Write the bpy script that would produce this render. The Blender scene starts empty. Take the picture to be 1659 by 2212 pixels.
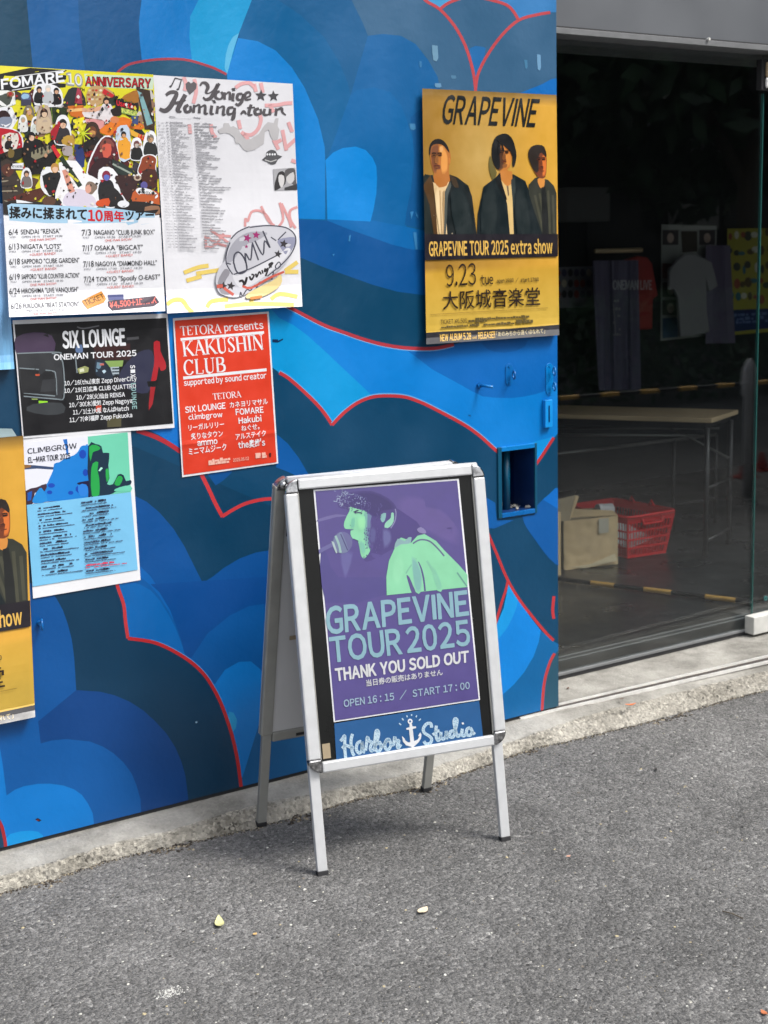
import bpy, bmesh, math, random
from mathutils import Vector, Matrix
random.seed(7)
R = math.radians
SC = bpy.context.scene
COL = SC.collection
# ------------------------------------------------------------------ camera
CAM = Vector((0.0, 0.0, 1.56))
RX = Vector((0.83096213, -0.55576944, -0.02494525))
UP = Vector((0.12013883, 0.13548414, 0.98346871))
FW = Vector((0.54320217, 0.82022215, -0.17935168))
cd = bpy.data.cameras.new('camera'); cam = bpy.data.objects.new('camera', cd); COL.objects.link(cam)
cd.sensor_fit = 'VERTICAL'; cd.sensor_height = 36.0; cd.lens = 3067.0/2212.0*36.0
cd.clip_start = 0.05; cd.clip_end = 500
cam.matrix_world = Matrix(((RX.x, UP.x, -FW.x, CAM.x), (RX.y, UP.y, -FW.y, CAM.y), (RX.z, UP.z, -FW.z, CAM.z), (0, 0, 0, 1)))
SC.camera = cam
cd.dof.use_dof = True; cd.dof.focus_distance = 3.35; cd.dof.aperture_fstop = 7.0
# ------------------------------------------------------------------ sky, sun, exposure
w = bpy.data.worlds.new('World'); SC.world = w; w.use_nodes = True
nt = w.node_tree; bg = nt.nodes['Background']
sky = nt.nodes.new('ShaderNodeTexSky'); sky.sky_type = 'NISHITA'; sky.sun_disc = False
sky.sun_elevation = R(52); sky.sun_rotation = R(150); sky.dust_density = 4.0; sky.air_density = 1.0; sky.ozone_density = 1.0
hs = nt.nodes.new('ShaderNodeHueSaturation'); hs.inputs['Saturation'].default_value = 0.30
nt.links.new(sky.outputs[0], hs.inputs['Color']); nt.links.new(hs.outputs[0], bg.inputs[0])
bg.inputs[1].default_value = 0.13
sd = bpy.data.lights.new('sun', 'SUN'); sd.energy = 1.7; sd.angle = R(16); sd.color = (1.0, 0.965, 0.92)
sun = bpy.data.objects.new('sun', sd); COL.objects.link(sun)
sun.rotation_euler = Vector((-0.42, 0.50, -0.85)).to_track_quat('-Z', 'Y').to_euler()
SC.view_settings.view_transform = 'Standard'; SC.view_settings.look = 'None'
SC.view_settings.exposure = 0.92; SC.view_settings.gamma = 1.0; SC.view_settings.use_curve_mapping = False
SC.cycles.max_bounces = 10; SC.cycles.transparent_max_bounces = 16
# ------------------------------------------------------------------ geometry helpers
W0, H0, FP = 1659.0, 2212.0, 3067.0     # photograph, displayed size; focal length in those pixels
WALL = 3.46                             # the wall plane, metres in front of the camera
def ray(x, y): return RX*((x-W0/2)/FP) - UP*((y-H0/2)/FP) + FW
def at_y(x, y, Y): d = ray(x, y); return CAM + d*(Y/d.y)
def at_z(x, y, Z): d = ray(x, y); return CAM + d*((Z-CAM.z)/d.z)
def at_pl(x, y, P, N): d = ray(x, y); return CAM + d*((P-CAM).dot(N)/d.dot(N))
def proj(p): v = p-CAM; z = v.dot(FW); return (W0/2+FP*v.dot(RX)/z, H0/2-FP*v.dot(UP)/z)
def fr(x0, y0, ws, wz=1659.0):          # magnified crops of the photograph -> its displayed pixels
    k = ws/wz/(3024.0/1659.0); ox, oy = x0/(3024.0/1659.0), y0/(3024.0/1659.0)
    return lambda pts: [(ox+k*a, oy+k*b) for a, b in pts]
ID = lambda pts: list(pts)
def lin(c):
    return tuple((v/255/12.92 if v/255 <= .04045 else ((v/255+.055)/1.055)**2.4) for v in c)
def tag(o, label=None, cat=None, group=None, kind=None):
    if label: o['label'] = label
    if cat: o['category'] = cat
    if group: o['group'] = group
    if kind: o['kind'] = kind
    return o
def empty(name, loc, label=None, cat=None, group=None, rz=0):
    o = bpy.data.objects.new(name, None); COL.objects.link(o); o.location = loc; o.rotation_euler = (0, 0, rz); o.empty_display_size = .05
    bpy.context.view_layer.update()
    return tag(o, label, cat, group)
def link(name, me, mat=None, parent=None, smooth=False):
    o = bpy.data.objects.new(name, me); COL.objects.link(o)
    if mat: me.materials.append(mat)
    if smooth:
        for p in me.polygons: p.use_smooth = True
    if parent:
        o.parent = parent; o.matrix_parent_inverse = (Matrix.Translation(parent.location) @ parent.rotation_euler.to_matrix().to_4x4()).inverted()
    return o
class MB:
    def __init__(s): s.v = []; s.f = []
    def add(s, vs, fs):
        n = len(s.v); s.v += [tuple(v) for v in vs]; s.f += [tuple(i+n for i in f) for f in fs]; return s
    def box(s, a, b, M=None):
        vs = [Vector((x, y, z)) for x in (a[0], b[0]) for y in (a[1], b[1]) for z in (a[2], b[2])]
        if M: vs = [M @ v for v in vs]
        return s.add(vs, [(0, 1, 3, 2), (4, 6, 7, 5), (0, 4, 5, 1), (2, 3, 7, 6), (0, 2, 6, 4), (1, 5, 7, 3)])
    def tube(s, pts, r, n=10, closed=False, cap=True):
        pts = [Vector(p) for p in pts]; m = len(pts); rs = r if isinstance(r, (list, tuple)) else [r]*m
        base = len(s.v); up = None
        for i, p in enumerate(pts):
            if closed: t = pts[(i+1) % m]-pts[i-1]
            else: t = pts[min(i+1, m-1)]-pts[max(i-1, 0)]
            t.normalize()
            if up is None: up = t.orthogonal().normalized()
            up = (up - t*up.dot(t)).normalized(); q = t.cross(up)
            for k in range(n):
                a = 2*math.pi*k/n; s.v.append(tuple(p+(up*math.cos(a)+q*math.sin(a))*rs[i]))
        for i in range(m if closed else m-1):
            j = (i+1) % m
            for k in range(n):
                l = (k+1) % n; s.f.append((base+i*n+k, base+i*n+l, base+j*n+l, base+j*n+k))
        if not closed and cap:
            s.f.append(tuple(base+k for k in range(n))[::-1]); s.f.append(tuple(base+(m-1)*n+k for k in range(n)))
        return s
    def ext(s, poly, d):        # prism: list of 3-D points swept along d
        n = len(poly); vs = [Vector(p) for p in poly]; vs += [v+Vector(d) for v in vs]
        return s.add(vs, [tuple(range(n))[::-1], tuple(range(n, 2*n))]+[(i, (i+1) % n, n+(i+1) % n, n+i) for i in range(n)])
    def mesh(s, name):
        me = bpy.data.meshes.new(name); me.from_pydata(s.v, [], s.f); me.validate(); me.update()
        bm = bmesh.new(); bm.from_mesh(me); bmesh.ops.recalc_face_normals(bm, faces=bm.faces); bm.to_mesh(me); bm.free()
        return me
    def build(s, name, mat, parent=None, bevel=0, smooth=False):
        o = link(name, s.mesh(name), mat, parent, smooth)
        if bevel:
            m = o.modifiers.new('bevel', 'BEVEL'); m.width = bevel; m.segments = 2; m.limit_method = 'ANGLE'; m.angle_limit = R(40)
        return o
# ------------------------------------------------------------------ materials
def mat(name, col=(.5, .5, .5), rough=.6, metal=0.0, spec=.5, noise=0, nscale=30, bump=0, bscale=200, attr=False, coat=0, lin_in=True, detail=5):
    m = bpy.data.materials.new(name); m.use_nodes = True; t = m.node_tree; b = t.nodes['Principled BSDF']
    b.inputs['Roughness'].default_value = rough; b.inputs['Metallic'].default_value = metal
    b.inputs['Specular IOR Level'].default_value = spec; b.inputs['Coat Weight'].default_value = coat; b.inputs['Coat Roughness'].default_value = .12
    tc = t.nodes.new('ShaderNodeTexCoord')
    if attr:
        a = t.nodes.new('ShaderNodeAttribute'); a.attribute_name = 'Col'; src = a.outputs['Color']
    else:
        rgb = t.nodes.new('ShaderNodeRGB'); rgb.outputs[0].default_value = (*col, 1); src = rgb.outputs[0]
    if noise:
        n = t.nodes.new('ShaderNodeTexNoise'); n.inputs['Scale'].default_value = nscale; n.inputs['Detail'].default_value = detail
        t.links.new(tc.outputs['Object'], n.inputs['Vector'])
        mr = t.nodes.new('ShaderNodeMapRange'); mr.inputs[1].default_value = .3; mr.inputs[2].default_value = .7; mr.inputs[3].default_value = 1-noise; mr.inputs[4].default_value = 1+noise
        t.links.new(n.outputs[0], mr.inputs[0])
        mx = t.nodes.new('ShaderNodeVectorMath'); mx.operation = 'SCALE'; t.links.new(src, mx.inputs[0]); t.links.new(mr.outputs[0], mx.inputs['Scale']); src = mx.outputs[0]
        m2 = t.nodes.new('ShaderNodeMapRange'); m2.inputs[1].default_value = .3; m2.inputs[2].default_value = .7
        m2.inputs[3].default_value = max(.02, rough-.08); m2.inputs[4].default_value = min(1, rough+.08)
        t.links.new(n.outputs[0], m2.inputs[0]); t.links.new(m2.outputs[0], b.inputs['Roughness'])
    t.links.new(src, b.inputs['Base Color'])
    if bump:
        n = t.nodes.new('ShaderNodeTexNoise'); n.inputs['Scale'].default_value = bscale; n.inputs['Detail'].default_value = 4
        t.links.new(tc.outputs['Object'], n.inputs['Vector'])
        bp = t.nodes.new('ShaderNodeBump'); bp.inputs['Strength'].default_value = 1; bp.inputs['Distance'].default_value = bump
        t.links.new(n.outputs[0], bp.inputs['Height']); t.links.new(bp.outputs[0], b.inputs['Normal'])
    return m
M = {}
M['print'] = mat('printed_paper', attr=True, rough=.55, spec=.35, bump=.0035, bscale=7, noise=.035, nscale=8)
M['gloss'] = mat('glossy_print', attr=True, rough=.36, spec=.5, bump=.0022, bscale=6, coat=.2, noise=.05, nscale=26, detail=9)
M['paint'] = mat('mural_paint', attr=True, rough=.36, spec=.5, noise=.085, nscale=5, bump=.0009, bscale=45, detail=10)
M['alu'] = mat('brushed_aluminium', (.56, .57, .58), rough=.45, metal=.3, noise=.035, nscale=40, bump=.0002, bscale=300)
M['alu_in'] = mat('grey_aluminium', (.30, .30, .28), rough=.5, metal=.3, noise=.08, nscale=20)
M['chrome'] = mat('chrome_plastic', (.34, .34, .35), rough=.18, metal=1.0, noise=.5, nscale=90)
M['rubber'] = mat('black_rubber', (.018, .018, .02), rough=.7)
M['black'] = mat('black_backing', (.006, .0065, .0065), rough=.3, spec=.25, noise=.3, nscale=9)
M['white'] = mat('white_panel', (.52, .52, .53), rough=.55, noise=.05, nscale=5)
M['steel'] = mat('grey_fascia', (.115, .123, .135), rough=.45, noise=.08, nscale=3, metal=.1)
M['steel2'] = mat('grey_edge_trim', (.16, .165, .17), rough=.4, noise=.06)
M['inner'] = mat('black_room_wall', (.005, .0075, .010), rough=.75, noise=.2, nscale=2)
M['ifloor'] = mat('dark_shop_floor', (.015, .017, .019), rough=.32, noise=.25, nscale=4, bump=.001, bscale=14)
M['card'] = mat('cardboard', (.55, .40, .225), rough=.8, noise=.07, nscale=9, bump=.0015, bscale=25)
M['cardin'] = mat('cardboard_inside', (.30, .24, .155), rough=.85, noise=.08, nscale=9)
M['red'] = mat('red_plastic', (.60, .006, .012), rough=.42, spec=.5)
M['tan'] = mat('tan_table_top', (.44, .33, .20), rough=.5, noise=.06, nscale=5)
M['dkmetal'] = mat('dark_steel_tube', (.02, .021, .023), rough=.4, metal=.4)
M['ltmetal'] = mat('bare_steel_tube', (.12, .12, .115), rough=.4, metal=.7)
M['rail'] = mat('sill_rail_aluminium', (.78, .77, .74), rough=.38, metal=.35, noise=.12, nscale=30)
M['track'] = mat('rail_groove', (.06, .05, .045), rough=.8)
M['conc'] = None
def conc(name, c1, c2, stones, sc, bump):
    m = mat(name, c1, rough=.9, spec=.25); t = m.node_tree; b = t.nodes['Principled BSDF']; tc = t.nodes.new('ShaderNodeTexCoord')
    n = t.nodes.new('ShaderNodeTexNoise'); n.inputs['Scale'].default_value = 5; n.inputs['Detail'].default_value = 9; n.inputs['Roughness'].default_value = .62
    cr = t.nodes.new('ShaderNodeValToRGB'); cr.color_ramp.elements[0].color = (*c2, 1); cr.color_ramp.elements[1].color = (*c1, 1); cr.color_ramp.elements[0].position = .36; cr.color_ramp.elements[1].position = .60
    vo = t.nodes.new('ShaderNodeTexVoronoi'); vo.inputs['Scale'].default_value = sc; vo.inputs['Randomness'].default_value = 1
    nd = t.nodes.new('ShaderNodeTexNoise'); nd.inputs['Scale'].default_value = sc*.8; nd.inputs['Detail'].default_value = 6
    cr2 = t.nodes.new('ShaderNodeValToRGB'); e = cr2.color_ramp.elements
    e[0].color = (.05, .045, .038, 1); e[1].color = (.78, .73, .62, 1); e[0].position = .08; e[1].position = .95
    x = cr2.color_ramp.elements.new(.3); x.color = (.30, .28, .235, 1); x = cr2.color_ramp.elements.new(.7); x.color = (.46, .43, .37, 1)
    mx = t.nodes.new('ShaderNodeMix'); mx.data_type = 'RGBA'; mx.inputs[0].default_value = stones
    for q in (n, vo, nd): t.links.new(tc.outputs['Object'], q.inputs['Vector'])
    t.links.new(n.outputs[0], cr.inputs[0]); t.links.new(vo.outputs['Color'], cr2.inputs[0])
    t.links.new(cr.outputs[0], mx.inputs[6]); t.links.new(cr2.outputs[0], mx.inputs[7]); t.links.new(mx.outputs[2], b.inputs['Base Color'])
    bp = t.nodes.new('ShaderNodeBump'); bp.inputs['Distance'].default_value = bump; t.links.new(nd.outputs[0], bp.inputs['Height']); t.links.new(bp.outputs[0], b.inputs['Normal'])
    return m
M['conc'] = conc('weathered_concrete', (.36, .35, .32), (.155, .15, .135), .10, 160, .003)
M['rough'] = conc('broken_concrete_edge', (.36, .345, .305), (.08, .075, .062), .45, 120, .012)
def asphalt():
    m = mat('asphalt', (.1, .1, .1), rough=.88, spec=.3); t = m.node_tree; b = t.nodes['Principled BSDF']; L = t.links
    tc = t.nodes.new('ShaderNodeTexCoord'); N = t.nodes.new
    def tex(k, sc, **kw):
        n = N(k); n.inputs['Scale'].default_value = sc
        for a, v in kw.items(): n.inputs[a].default_value = v
        L.new(tc.outputs['Object'], n.inputs['Vector']); return n
    v1 = tex('ShaderNodeTexVoronoi', 105); v2 = tex('ShaderNodeTexVoronoi', 230); big = tex('ShaderNodeTexNoise', 1.1, Detail=7, Roughness=.65); fine = tex('ShaderNodeTexNoise', 240, Detail=5, Roughness=.7)
    big2 = tex('ShaderNodeTexNoise', 9, Detail=4)
    r1 = N('ShaderNodeValToRGB'); L.new(v1.outputs['Color'], r1.inputs[0]); e = r1.color_ramp.elements
    e[0].color = (.060, .060, .059, 1); e[1].color = (.75, .74, .70, 1)
    for p, c in ((.30, (.115, .114, .112)), (.70, (.205, .202, .197)), (.90, (.34, .335, .325))): x = e.new(p); x.color = (*c, 1)
    r2 = N('ShaderNodeValToRGB'); L.new(v2.outputs['Color'], r2.inputs[0]); e = r2.color_ramp.elements
    e[0].color = (.05, .05, .05, 1); e[1].color = (.34, .335, .325, 1)
    mx = N('ShaderNodeMix'); mx.data_type = 'RGBA'; mx.inputs[0].default_value = .45; L.new(r1.outputs[0], mx.inputs[6]); L.new(r2.outputs[0], mx.inputs[7])
    def scl(src, fac, a, c2, lo=.3, hi=.7):
        mr = N('ShaderNodeMapRange'); mr.inputs[1].default_value = lo; mr.inputs[2].default_value = hi; mr.inputs[3].default_value = a; mr.inputs[4].default_value = c2; L.new(fac, mr.inputs[0])
        s = N('ShaderNodeVectorMath'); s.operation = 'SCALE'; L.new(src, s.inputs[0]); L.new(mr.outputs[0], s.inputs['Scale']); return s.outputs[0]
    c = scl(mx.outputs[2], big.outputs[0], .70, 1.22); c = scl(c, fine.outputs[0], .38, 1.62); c = scl(c, big2.outputs[0], .84, 1.10)
    L.new(c, b.inputs['Base Color'])
    dm = N('ShaderNodeMath'); dm.operation = 'SUBTRACT'; L.new(fine.outputs[0], dm.inputs[0]); L.new(v1.outputs['Distance'], dm.inputs[1])
    bp = N('ShaderNodeBump'); bp.inputs['Strength'].default_value = 1.0; bp.inputs['Distance'].default_value = .006; L.new(dm.outputs[0], bp.inputs['Height']); L.new(bp.outputs[0], b.inputs['Normal'])
    return m
M['asphalt'] = asphalt()
def glass():
    m = bpy.data.materials.new('shop_glass'); m.use_nodes = True; t = m.node_tree; t.nodes.remove(t.nodes['Principled BSDF']); out = t.nodes['Material Output']; L = t.links; N = t.nodes.new
    lw = N('ShaderNodeLayerWeight'); lw.inputs['Blend'].default_value = .5
    p = N('ShaderNodeMath'); p.operation = 'POWER'; p.inputs[1].default_value = 5; L.new(lw.outputs['Facing'], p.inputs[0])
    a = N('ShaderNodeMath'); a.operation = 'MULTIPLY_ADD'; a.inputs[1].default_value = .93; a.inputs[2].default_value = .06; L.new(p.outputs[0], a.inputs[0])
    tr = N('ShaderNodeBsdfTransparent'); tr.inputs[0].default_value = (.90, .925, .925, 1); gl = N('ShaderNodeBsdfGlossy'); gl.inputs['Roughness'].default_value = .0; gl.inputs[0].default_value = (1, 1, 1, 1)
    mx = N('ShaderNodeMixShader'); L.new(a.outputs[0], mx.inputs[0]); L.new(tr.outputs[0], mx.inputs[1]); L.new(gl.outputs[0], mx.inputs[2]); L.new(mx.outputs[0], out.inputs[0])
    return m
M['glass'] = glass()
M['gedge'] = mat('green_glass_edge', (.02, .10, .09), rough=.25, spec=.6)
# ------------------------------------------------------------------ flat print: polygons, strokes and lettering laid on a sheet
_txt = {}
def text_mesh(s, bold):
    k = (s, bold)
    if k not in _txt:
        cu = bpy.data.curves.new('t', 'FONT'); cu.body = s; cu.size = 1; cu.offset = bold; cu.resolution_u = 3; cu.fill_mode = 'FRONT'
        o = bpy.data.objects.new('t', cu); COL.objects.link(o); bpy.context.view_layer.update()
        me = o.evaluated_get(bpy.context.evaluated_depsgraph_get()).to_mesh()
        vs = [(v.co.x, v.co.y) for v in me.vertices]; fs = [tuple(p.vertices) for p in me.polygons]
        bpy.data.objects.remove(o); bpy.data.curves.remove(cu)
        _txt[k] = (vs, fs)
    return _txt[k]
def grot(s, bold):      # grotesque lettering set glyph by glyph from the wide forms, with its own spacing
    k = (s, bold, 'g')
    if k in _txt: return _txt[k]
    if 'base' not in _txt:
        v = text_mesh(chr(0xFF28), 0.0)[0]; _txt['base'] = (min(p[1] for p in v), max(p[1] for p in v))
    y0, y1 = _txt['base']; sc = .727/(y1-y0); x = 0; V, Fc = [], []
    for c in s:
        if c == ' ': x += .30; continue
        wide = ord(c) > 0x2000; g = c if wide else chr(ord(c)+0xFEE0)
        if c == '¥': g = chr(0xFFE5)
        vs, fs = ([(.4, y0), (.4+.105+2*bold, y0), (.4+.105+2*bold, y1), (.4, y1)], [(0, 1, 2, 3)]) if c == 'I' else text_mesh(g, bold)
        if not vs: x += .5; continue
        a = min(p[0] for p in vs); b = max(p[0] for p in vs); n = len(V)
        if wide: off = x; adv = 1.0*sc
        else: off = x-a*sc+.035; adv = (b-a)*sc+(.085 if c not in '.,:!\'"/' else .12)
        V += [(p[0]*sc+off, (p[1]-y0)*sc) for p in vs]; Fc += [tuple(i+n for i in f) for f in fs]; x += adv
    _txt[k] = (V, Fc); return _txt[k]
def homog(q):      # unit square (0,0)(1,0)(1,1)(0,1) = TL TR BR BL -> four points
    (x0, y0), (x1, y1), (x2, y2), (x3, y3) = q
    dx1, dx2, sx = x1-x2, x3-x2, x0-x1+x2-x3; dy1, dy2, sy = y1-y2, y3-y2, y0-y1+y2-y3
    d = dx1*dy2-dx2*dy1; g = (sx*dy2-dx2*sy)/d; h = (dx1*sy-sx*dy1)/d
    return Matrix(((x1-x0+g*x1, x3-x0+h*x3, x0), (y1-y0+g*y1, y3-y0+h*y3, y0), (g, h, 1)))
def happ(Hm, p): v = Hm @ Vector((p[0], p[1], 1)); return (v.x/v.z, v.y/v.z)
def spline(pts, n=6, closed=False):
    m = len(pts); o = []
    if m < 3 and not closed: return list(pts)
    for i in range(m if closed else m-1):
        g = lambda j: pts[j % m] if closed else pts[max(0, min(m-1, j))]
        a, b, c, d = g(i-1), g(i), g(i+1), g(i+2)
        for k in range(n):
            t = k/n; o.append(tuple(.5*((2*b[q])+(c[q]-a[q])*t+(2*a[q]-5*b[q]+4*c[q]-d[q])*t*t+(3*b[q]-a[q]-3*c[q]+d[q])*t**3) for q in range(len(b))))
    if not closed: o.append(tuple(pts[-1]))
    return o
GAIN = 0.80
class Art:
    def __init__(s, quad, step=.000012, gain=1.0): s.gain = gain; s.H = homog(quad); s.Hi = s.H.inverted(); s.quad = quad; s.v = []; s.f = []; s.c = []; s.z = 0; s.step = step
    def raw(s, pts, faces, col, lift=True):
        if lift: s.z += s.step
        n = len(s.v)
        for p in pts: q = happ(s.Hi, p); s.v.append((q[0], q[1], s.z))
        c = tuple(v*GAIN*s.gain for v in lin(col))
        for f in faces: s.f.append(tuple(i+n for i in f)); s.c.append(c)
    def poly(s, pts, col, F=ID, sm=0, lift=True):
        pts = F(pts)
        if sm: pts = spline(pts, sm, True)
        s.raw(pts, [tuple(range(len(pts)))], col, lift)
    def line(s, pts, wd, col, F=ID, sm=0, lift=True, k=1.0):
        pts = F([(p[0], p[1]) for p in pts]) if len(pts[0]) == 2 else [(*F([(p[0], p[1])])[0], p[2]) for p in pts]
        if sm: pts = spline(pts, sm)
        L, Rr = [], []
        m = len(pts)
        for i, p in enumerate(pts):
            a, b = pts[max(0, i-1)], pts[min(m-1, i+1)]; dx, dy = b[0]-a[0], b[1]-a[1]; l = math.hypot(dx, dy) or 1
            ww = (p[2]*k if len(p) > 2 else wd)/2; L.append((p[0]-dy/l*ww, p[1]+dx/l*ww)); Rr.append((p[0]+dy/l*ww, p[1]-dx/l*ww))
        s.raw(L+Rr, [(i, i+1, m+i+1, m+i) for i in range(m-1)], col, lift)
    def ell(s, c, rx, ry, col, F=ID, n=16, rot=0, lift=True):
        cr, sr = math.cos(rot), math.sin(rot)
        s.poly([(c[0]+rx*math.cos(a)*cr-ry*math.sin(a)*sr, c[1]+rx*math.cos(a)*sr+ry*math.sin(a)*cr) for a in [2*math.pi*i/n for i in range(n)]], col, F, lift=lift)
    def soft(s, pts, col, under, F=ID, n=4, grow=1.22, sm=2):     # a printed shape with a blurred edge
        cx = sum(p[0] for p in pts)/len(pts); cy = sum(p[1] for p in pts)/len(pts)
        for i in range(n):
            k = grow+(1.0/grow-grow)*i/(n-1); s.poly([(cx+(x-cx)*k, cy+(y-cy)*k) for x, y in pts], lerp(under, col, (i+1)/n), F, sm)
    def text(s, t, BL, BR, TL, col, F=ID, bold=0.0, ink=False, TR=None, hand=False):
        lim = .008 if ink else .018
        if not hand and not ink: bold += .012
        if bold > lim:      # heavy faces: overprint slightly shifted copies
            f = (bold-lim)*(.9 if ink else 1.0)*math.hypot(TL[0]-BL[0], TL[1]-BL[1])
            for dx, dy in ((-1, 0), (1, 0), (0, -1), (0, 1), (.7, .7), (-.7, -.7)): s.text(t, *[(p[0]+dx*f, p[1]+dy*f) for p in (BL, BR, TL)], col, F, lim-(0 if (hand or ink) else .012), ink, (TR[0]+dx*f, TR[1]+dy*f) if TR else None, hand)
        BL, BR, TL = F([BL, BR, TL]); vs, fs = (text_mesh if hand else grot)(t, max(-.01, min(bold, lim)))
        if not vs: return
        x0 = min(v[0] for v in vs); x1 = max(v[0] for v in vs)
        if ink: y0 = min(v[1] for v in vs); y1 = max(v[1] for v in vs)
        else: y0 = 0; y1 = .727
        if TR: TR = F([TR])[0]
        else: TR = (BR[0]+TL[0]-BL[0], BR[1]+TL[1]-BL[1])
        o = []
        for a, b in vs:
            u = (a-x0)/(x1-x0); v = (b-y0)/(y1-y0)
            o.append(tuple((BL[i]*(1-u)+BR[i]*u)*(1-v)+(TL[i]*(1-u)+TR[i]*u)*v for i in (0, 1)))
        s.raw(o, fs, col)
    def greek(s, a, b, h, col, F=ID, seed=0, fill=.8, gap=1.3):     # a line of print too small to read
        a, b = F([a, b]); rnd = random.Random(seed+int(a[0]*7+a[1]*13)); L = math.hypot(b[0]-a[0], b[1]-a[1]); t = 0; dx, dy = (b[0]-a[0])/L, (b[1]-a[1])/L
        vs, fs = [], []
        while t < L:
            l = rnd.uniform(.5, 1.6)*h
            if rnd.random() < fill:
                e = min(L, t+l); n = len(vs); hh = h*rnd.uniform(.55, 1)
                vs += [(a[0]+dx*t, a[1]+dy*t), (a[0]+dx*e, a[1]+dy*e), (a[0]+dx*e+dy*hh, a[1]+dy*e-dx*hh), (a[0]+dx*t+dy*hh, a[1]+dy*t-dx*hh)]; fs.append((n, n+1, n+2, n+3))
            t += l*gap
        if vs: s.raw(vs, fs, col)
    def mesh(s, name, place, cuts_u=(), cuts_v=(), hole=None):
        bm = bmesh.new(); cl = bm.loops.layers.float_color.new('Col')
        vs = [bm.verts.new(v) for v in s.v]
        for f, c in zip(s.f, s.c):
            try: fc = bm.faces.new([vs[i] for i in f])
            except ValueError: continue
            for l in fc.loops: l[cl] = (*c, 1)
        bm.normal_update(); big = [f for f in bm.faces if len(f.verts) > 3]
        if big: bmesh.ops.triangulate(bm, faces=big, ngon_method='EAR_CLIP')
        for ax, cs in ((0, (0., 1., *cuts_u)), (1, (0., 1., *cuts_v))):
            for c in cs:
                no = (1, 0, 0) if ax == 0 else (0, 1, 0)
                bmesh.ops.bisect_plane(bm, geom=bm.verts[:]+bm.edges[:]+bm.faces[:], dist=1e-7, plane_co=(c, c, 0), plane_no=no)
        kill = []
        for f in bm.faces:
            m = f.calc_center_median()
            if not (-1e-4 <= m.x <= 1.0001 and -1e-4 <= m.y <= 1.0001): kill.append(f)
            elif hole and hole(m.x, m.y): kill.append(f)
        bmesh.ops.delete(bm, geom=kill, context='FACES')
        P0 = place(.5, .5, 0); P1 = place(.5, .5, .1)
        for v in bm.verts: v.co = place(v.co.x, v.co.y, v.co.z)
        bm.normal_update(); out = (P1-P0).normalized()
        fl = [f for f in bm.faces if f.normal.dot(out) < 0]
        if fl: bmesh.ops.reverse_faces(bm, faces=fl)
        me = bpy.data.meshes.new(name); bm.to_mesh(me); bm.free(); return me
def sheet_mesh(name, place, cu, cv, colf, th=.0006):
    us = [0]+list(cu)+[1]; vv = [0]+list(cv)+[1]; nu, nv = len(us), len(vv)
    me = bpy.data.meshes.new(name)
    V = [place(u, v, -.0009) for v in vv for u in us]; B = [place(u, v, -.0009-th) for v in vv for u in us]; n = len(V)
    q = [(j*nu+i, j*nu+i+1, (j+1)*nu+i+1, (j+1)*nu+i) for j in range(nv-1) for i in range(nu-1)]
    Fs = [f[::-1] for f in q]+[tuple(n+k for k in f) for f in q]
    ring = [(0, i) for i in range(nu)]+[(j, nu-1) for j in range(1, nv)]+[(nv-1, i) for i in range(nu-2, -1, -1)]+[(j, 0) for j in range(nv-2, 0, -1)]
    r = [j*nu+i for j, i in ring]
    Fs += [(r[k], r[(k+1) % len(r)], n+r[(k+1) % len(r)], n+r[k]) for k in range(len(r))]
    me.from_pydata(V+B, [], Fs); ca = me.color_attributes.new('Col', 'FLOAT_COLOR', 'CORNER')
    uvs = [(u, v) for v in vv for u in us]
    for p in me.polygons:
        for li in p.loop_indices:
            u, v = uvs[me.loops[li].vertex_index % n]; c = lin(colf(u, v)); ca.data[li].color = (*[x*GAIN for x in c], 1)
    me.update(); return me
def lerp(a, b, t): t = max(0, min(1, t)); return tuple(a[i]+(b[i]-a[i])*t for i in range(3))
def frange(n): return [i/n for i in range(1, n)]
def poster(name, art, quad, h, label, cat, group=None, colf=lambda u, v: (235, 236, 240), m='print', base=.002, nu=6, nv=24, plane=None, partname='printed_artwork'):
    H = homog(quad); hg = [[h(i/nu, j/nv) for i in range(nu+1)] for j in range(nv+1)]
    def hb(u, v):
        u = max(0, min(1, u))*nu; v = max(0, min(1, v))*nv; i = min(nu-1, int(u)); j = min(nv-1, int(v)); a = u-i; b = v-j
        return (hg[j][i]*(1-a)+hg[j][i+1]*a)*(1-b)+(hg[j+1][i]*(1-a)+hg[j+1][i+1]*a)*b
    def place(u, v, lift):
        x, y = happ(H, (u, v)); d = hb(u, v)+base+lift
        if plane: return at_pl(x, y, plane[0]+plane[1]*d, plane[1])
        return at_y(x, y, WALL-d)
    cu, cv = frange(nu), frange(nv); loc = place(.5, 1, 0)
    r = empty(name, loc, label, cat, group)
    link('paper_sheet', sheet_mesh('paper_sheet', place, cu, cv, colf), M[m], r, smooth=False)
    if art: link(partname, art.mesh(partname, place, cu, cv), M[m], r)
    return r
# ================================================================== ground
def grid(name, xs, ys, zf, mt, kind='structure', smooth=True):
    me = bpy.data.meshes.new(name); nx = len(xs)
    V = [zf(x, y) if isinstance(zf(x, y), tuple) else (x, y, zf(x, y)) for y in ys for x in xs]
    me.from_pydata(V, [], [(j*nx+i, j*nx+i+1, (j+1)*nx+i+1, (j+1)*nx+i) for j in range(len(ys)-1) for i in range(nx-1)])
    return tag(link(name, me, mt, smooth=smooth), kind=kind)
from mathutils import noise as NZ
def nz(x, y=0, z=0): return NZ.noise(Vector((x, y, z)))
grid('road', [-60, -12, -3, 0, 3, 6, 12, 60], [-60, -12, -3, 0, 2, 3.42], lambda x, y: 0.0, M['asphalt'])
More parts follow.
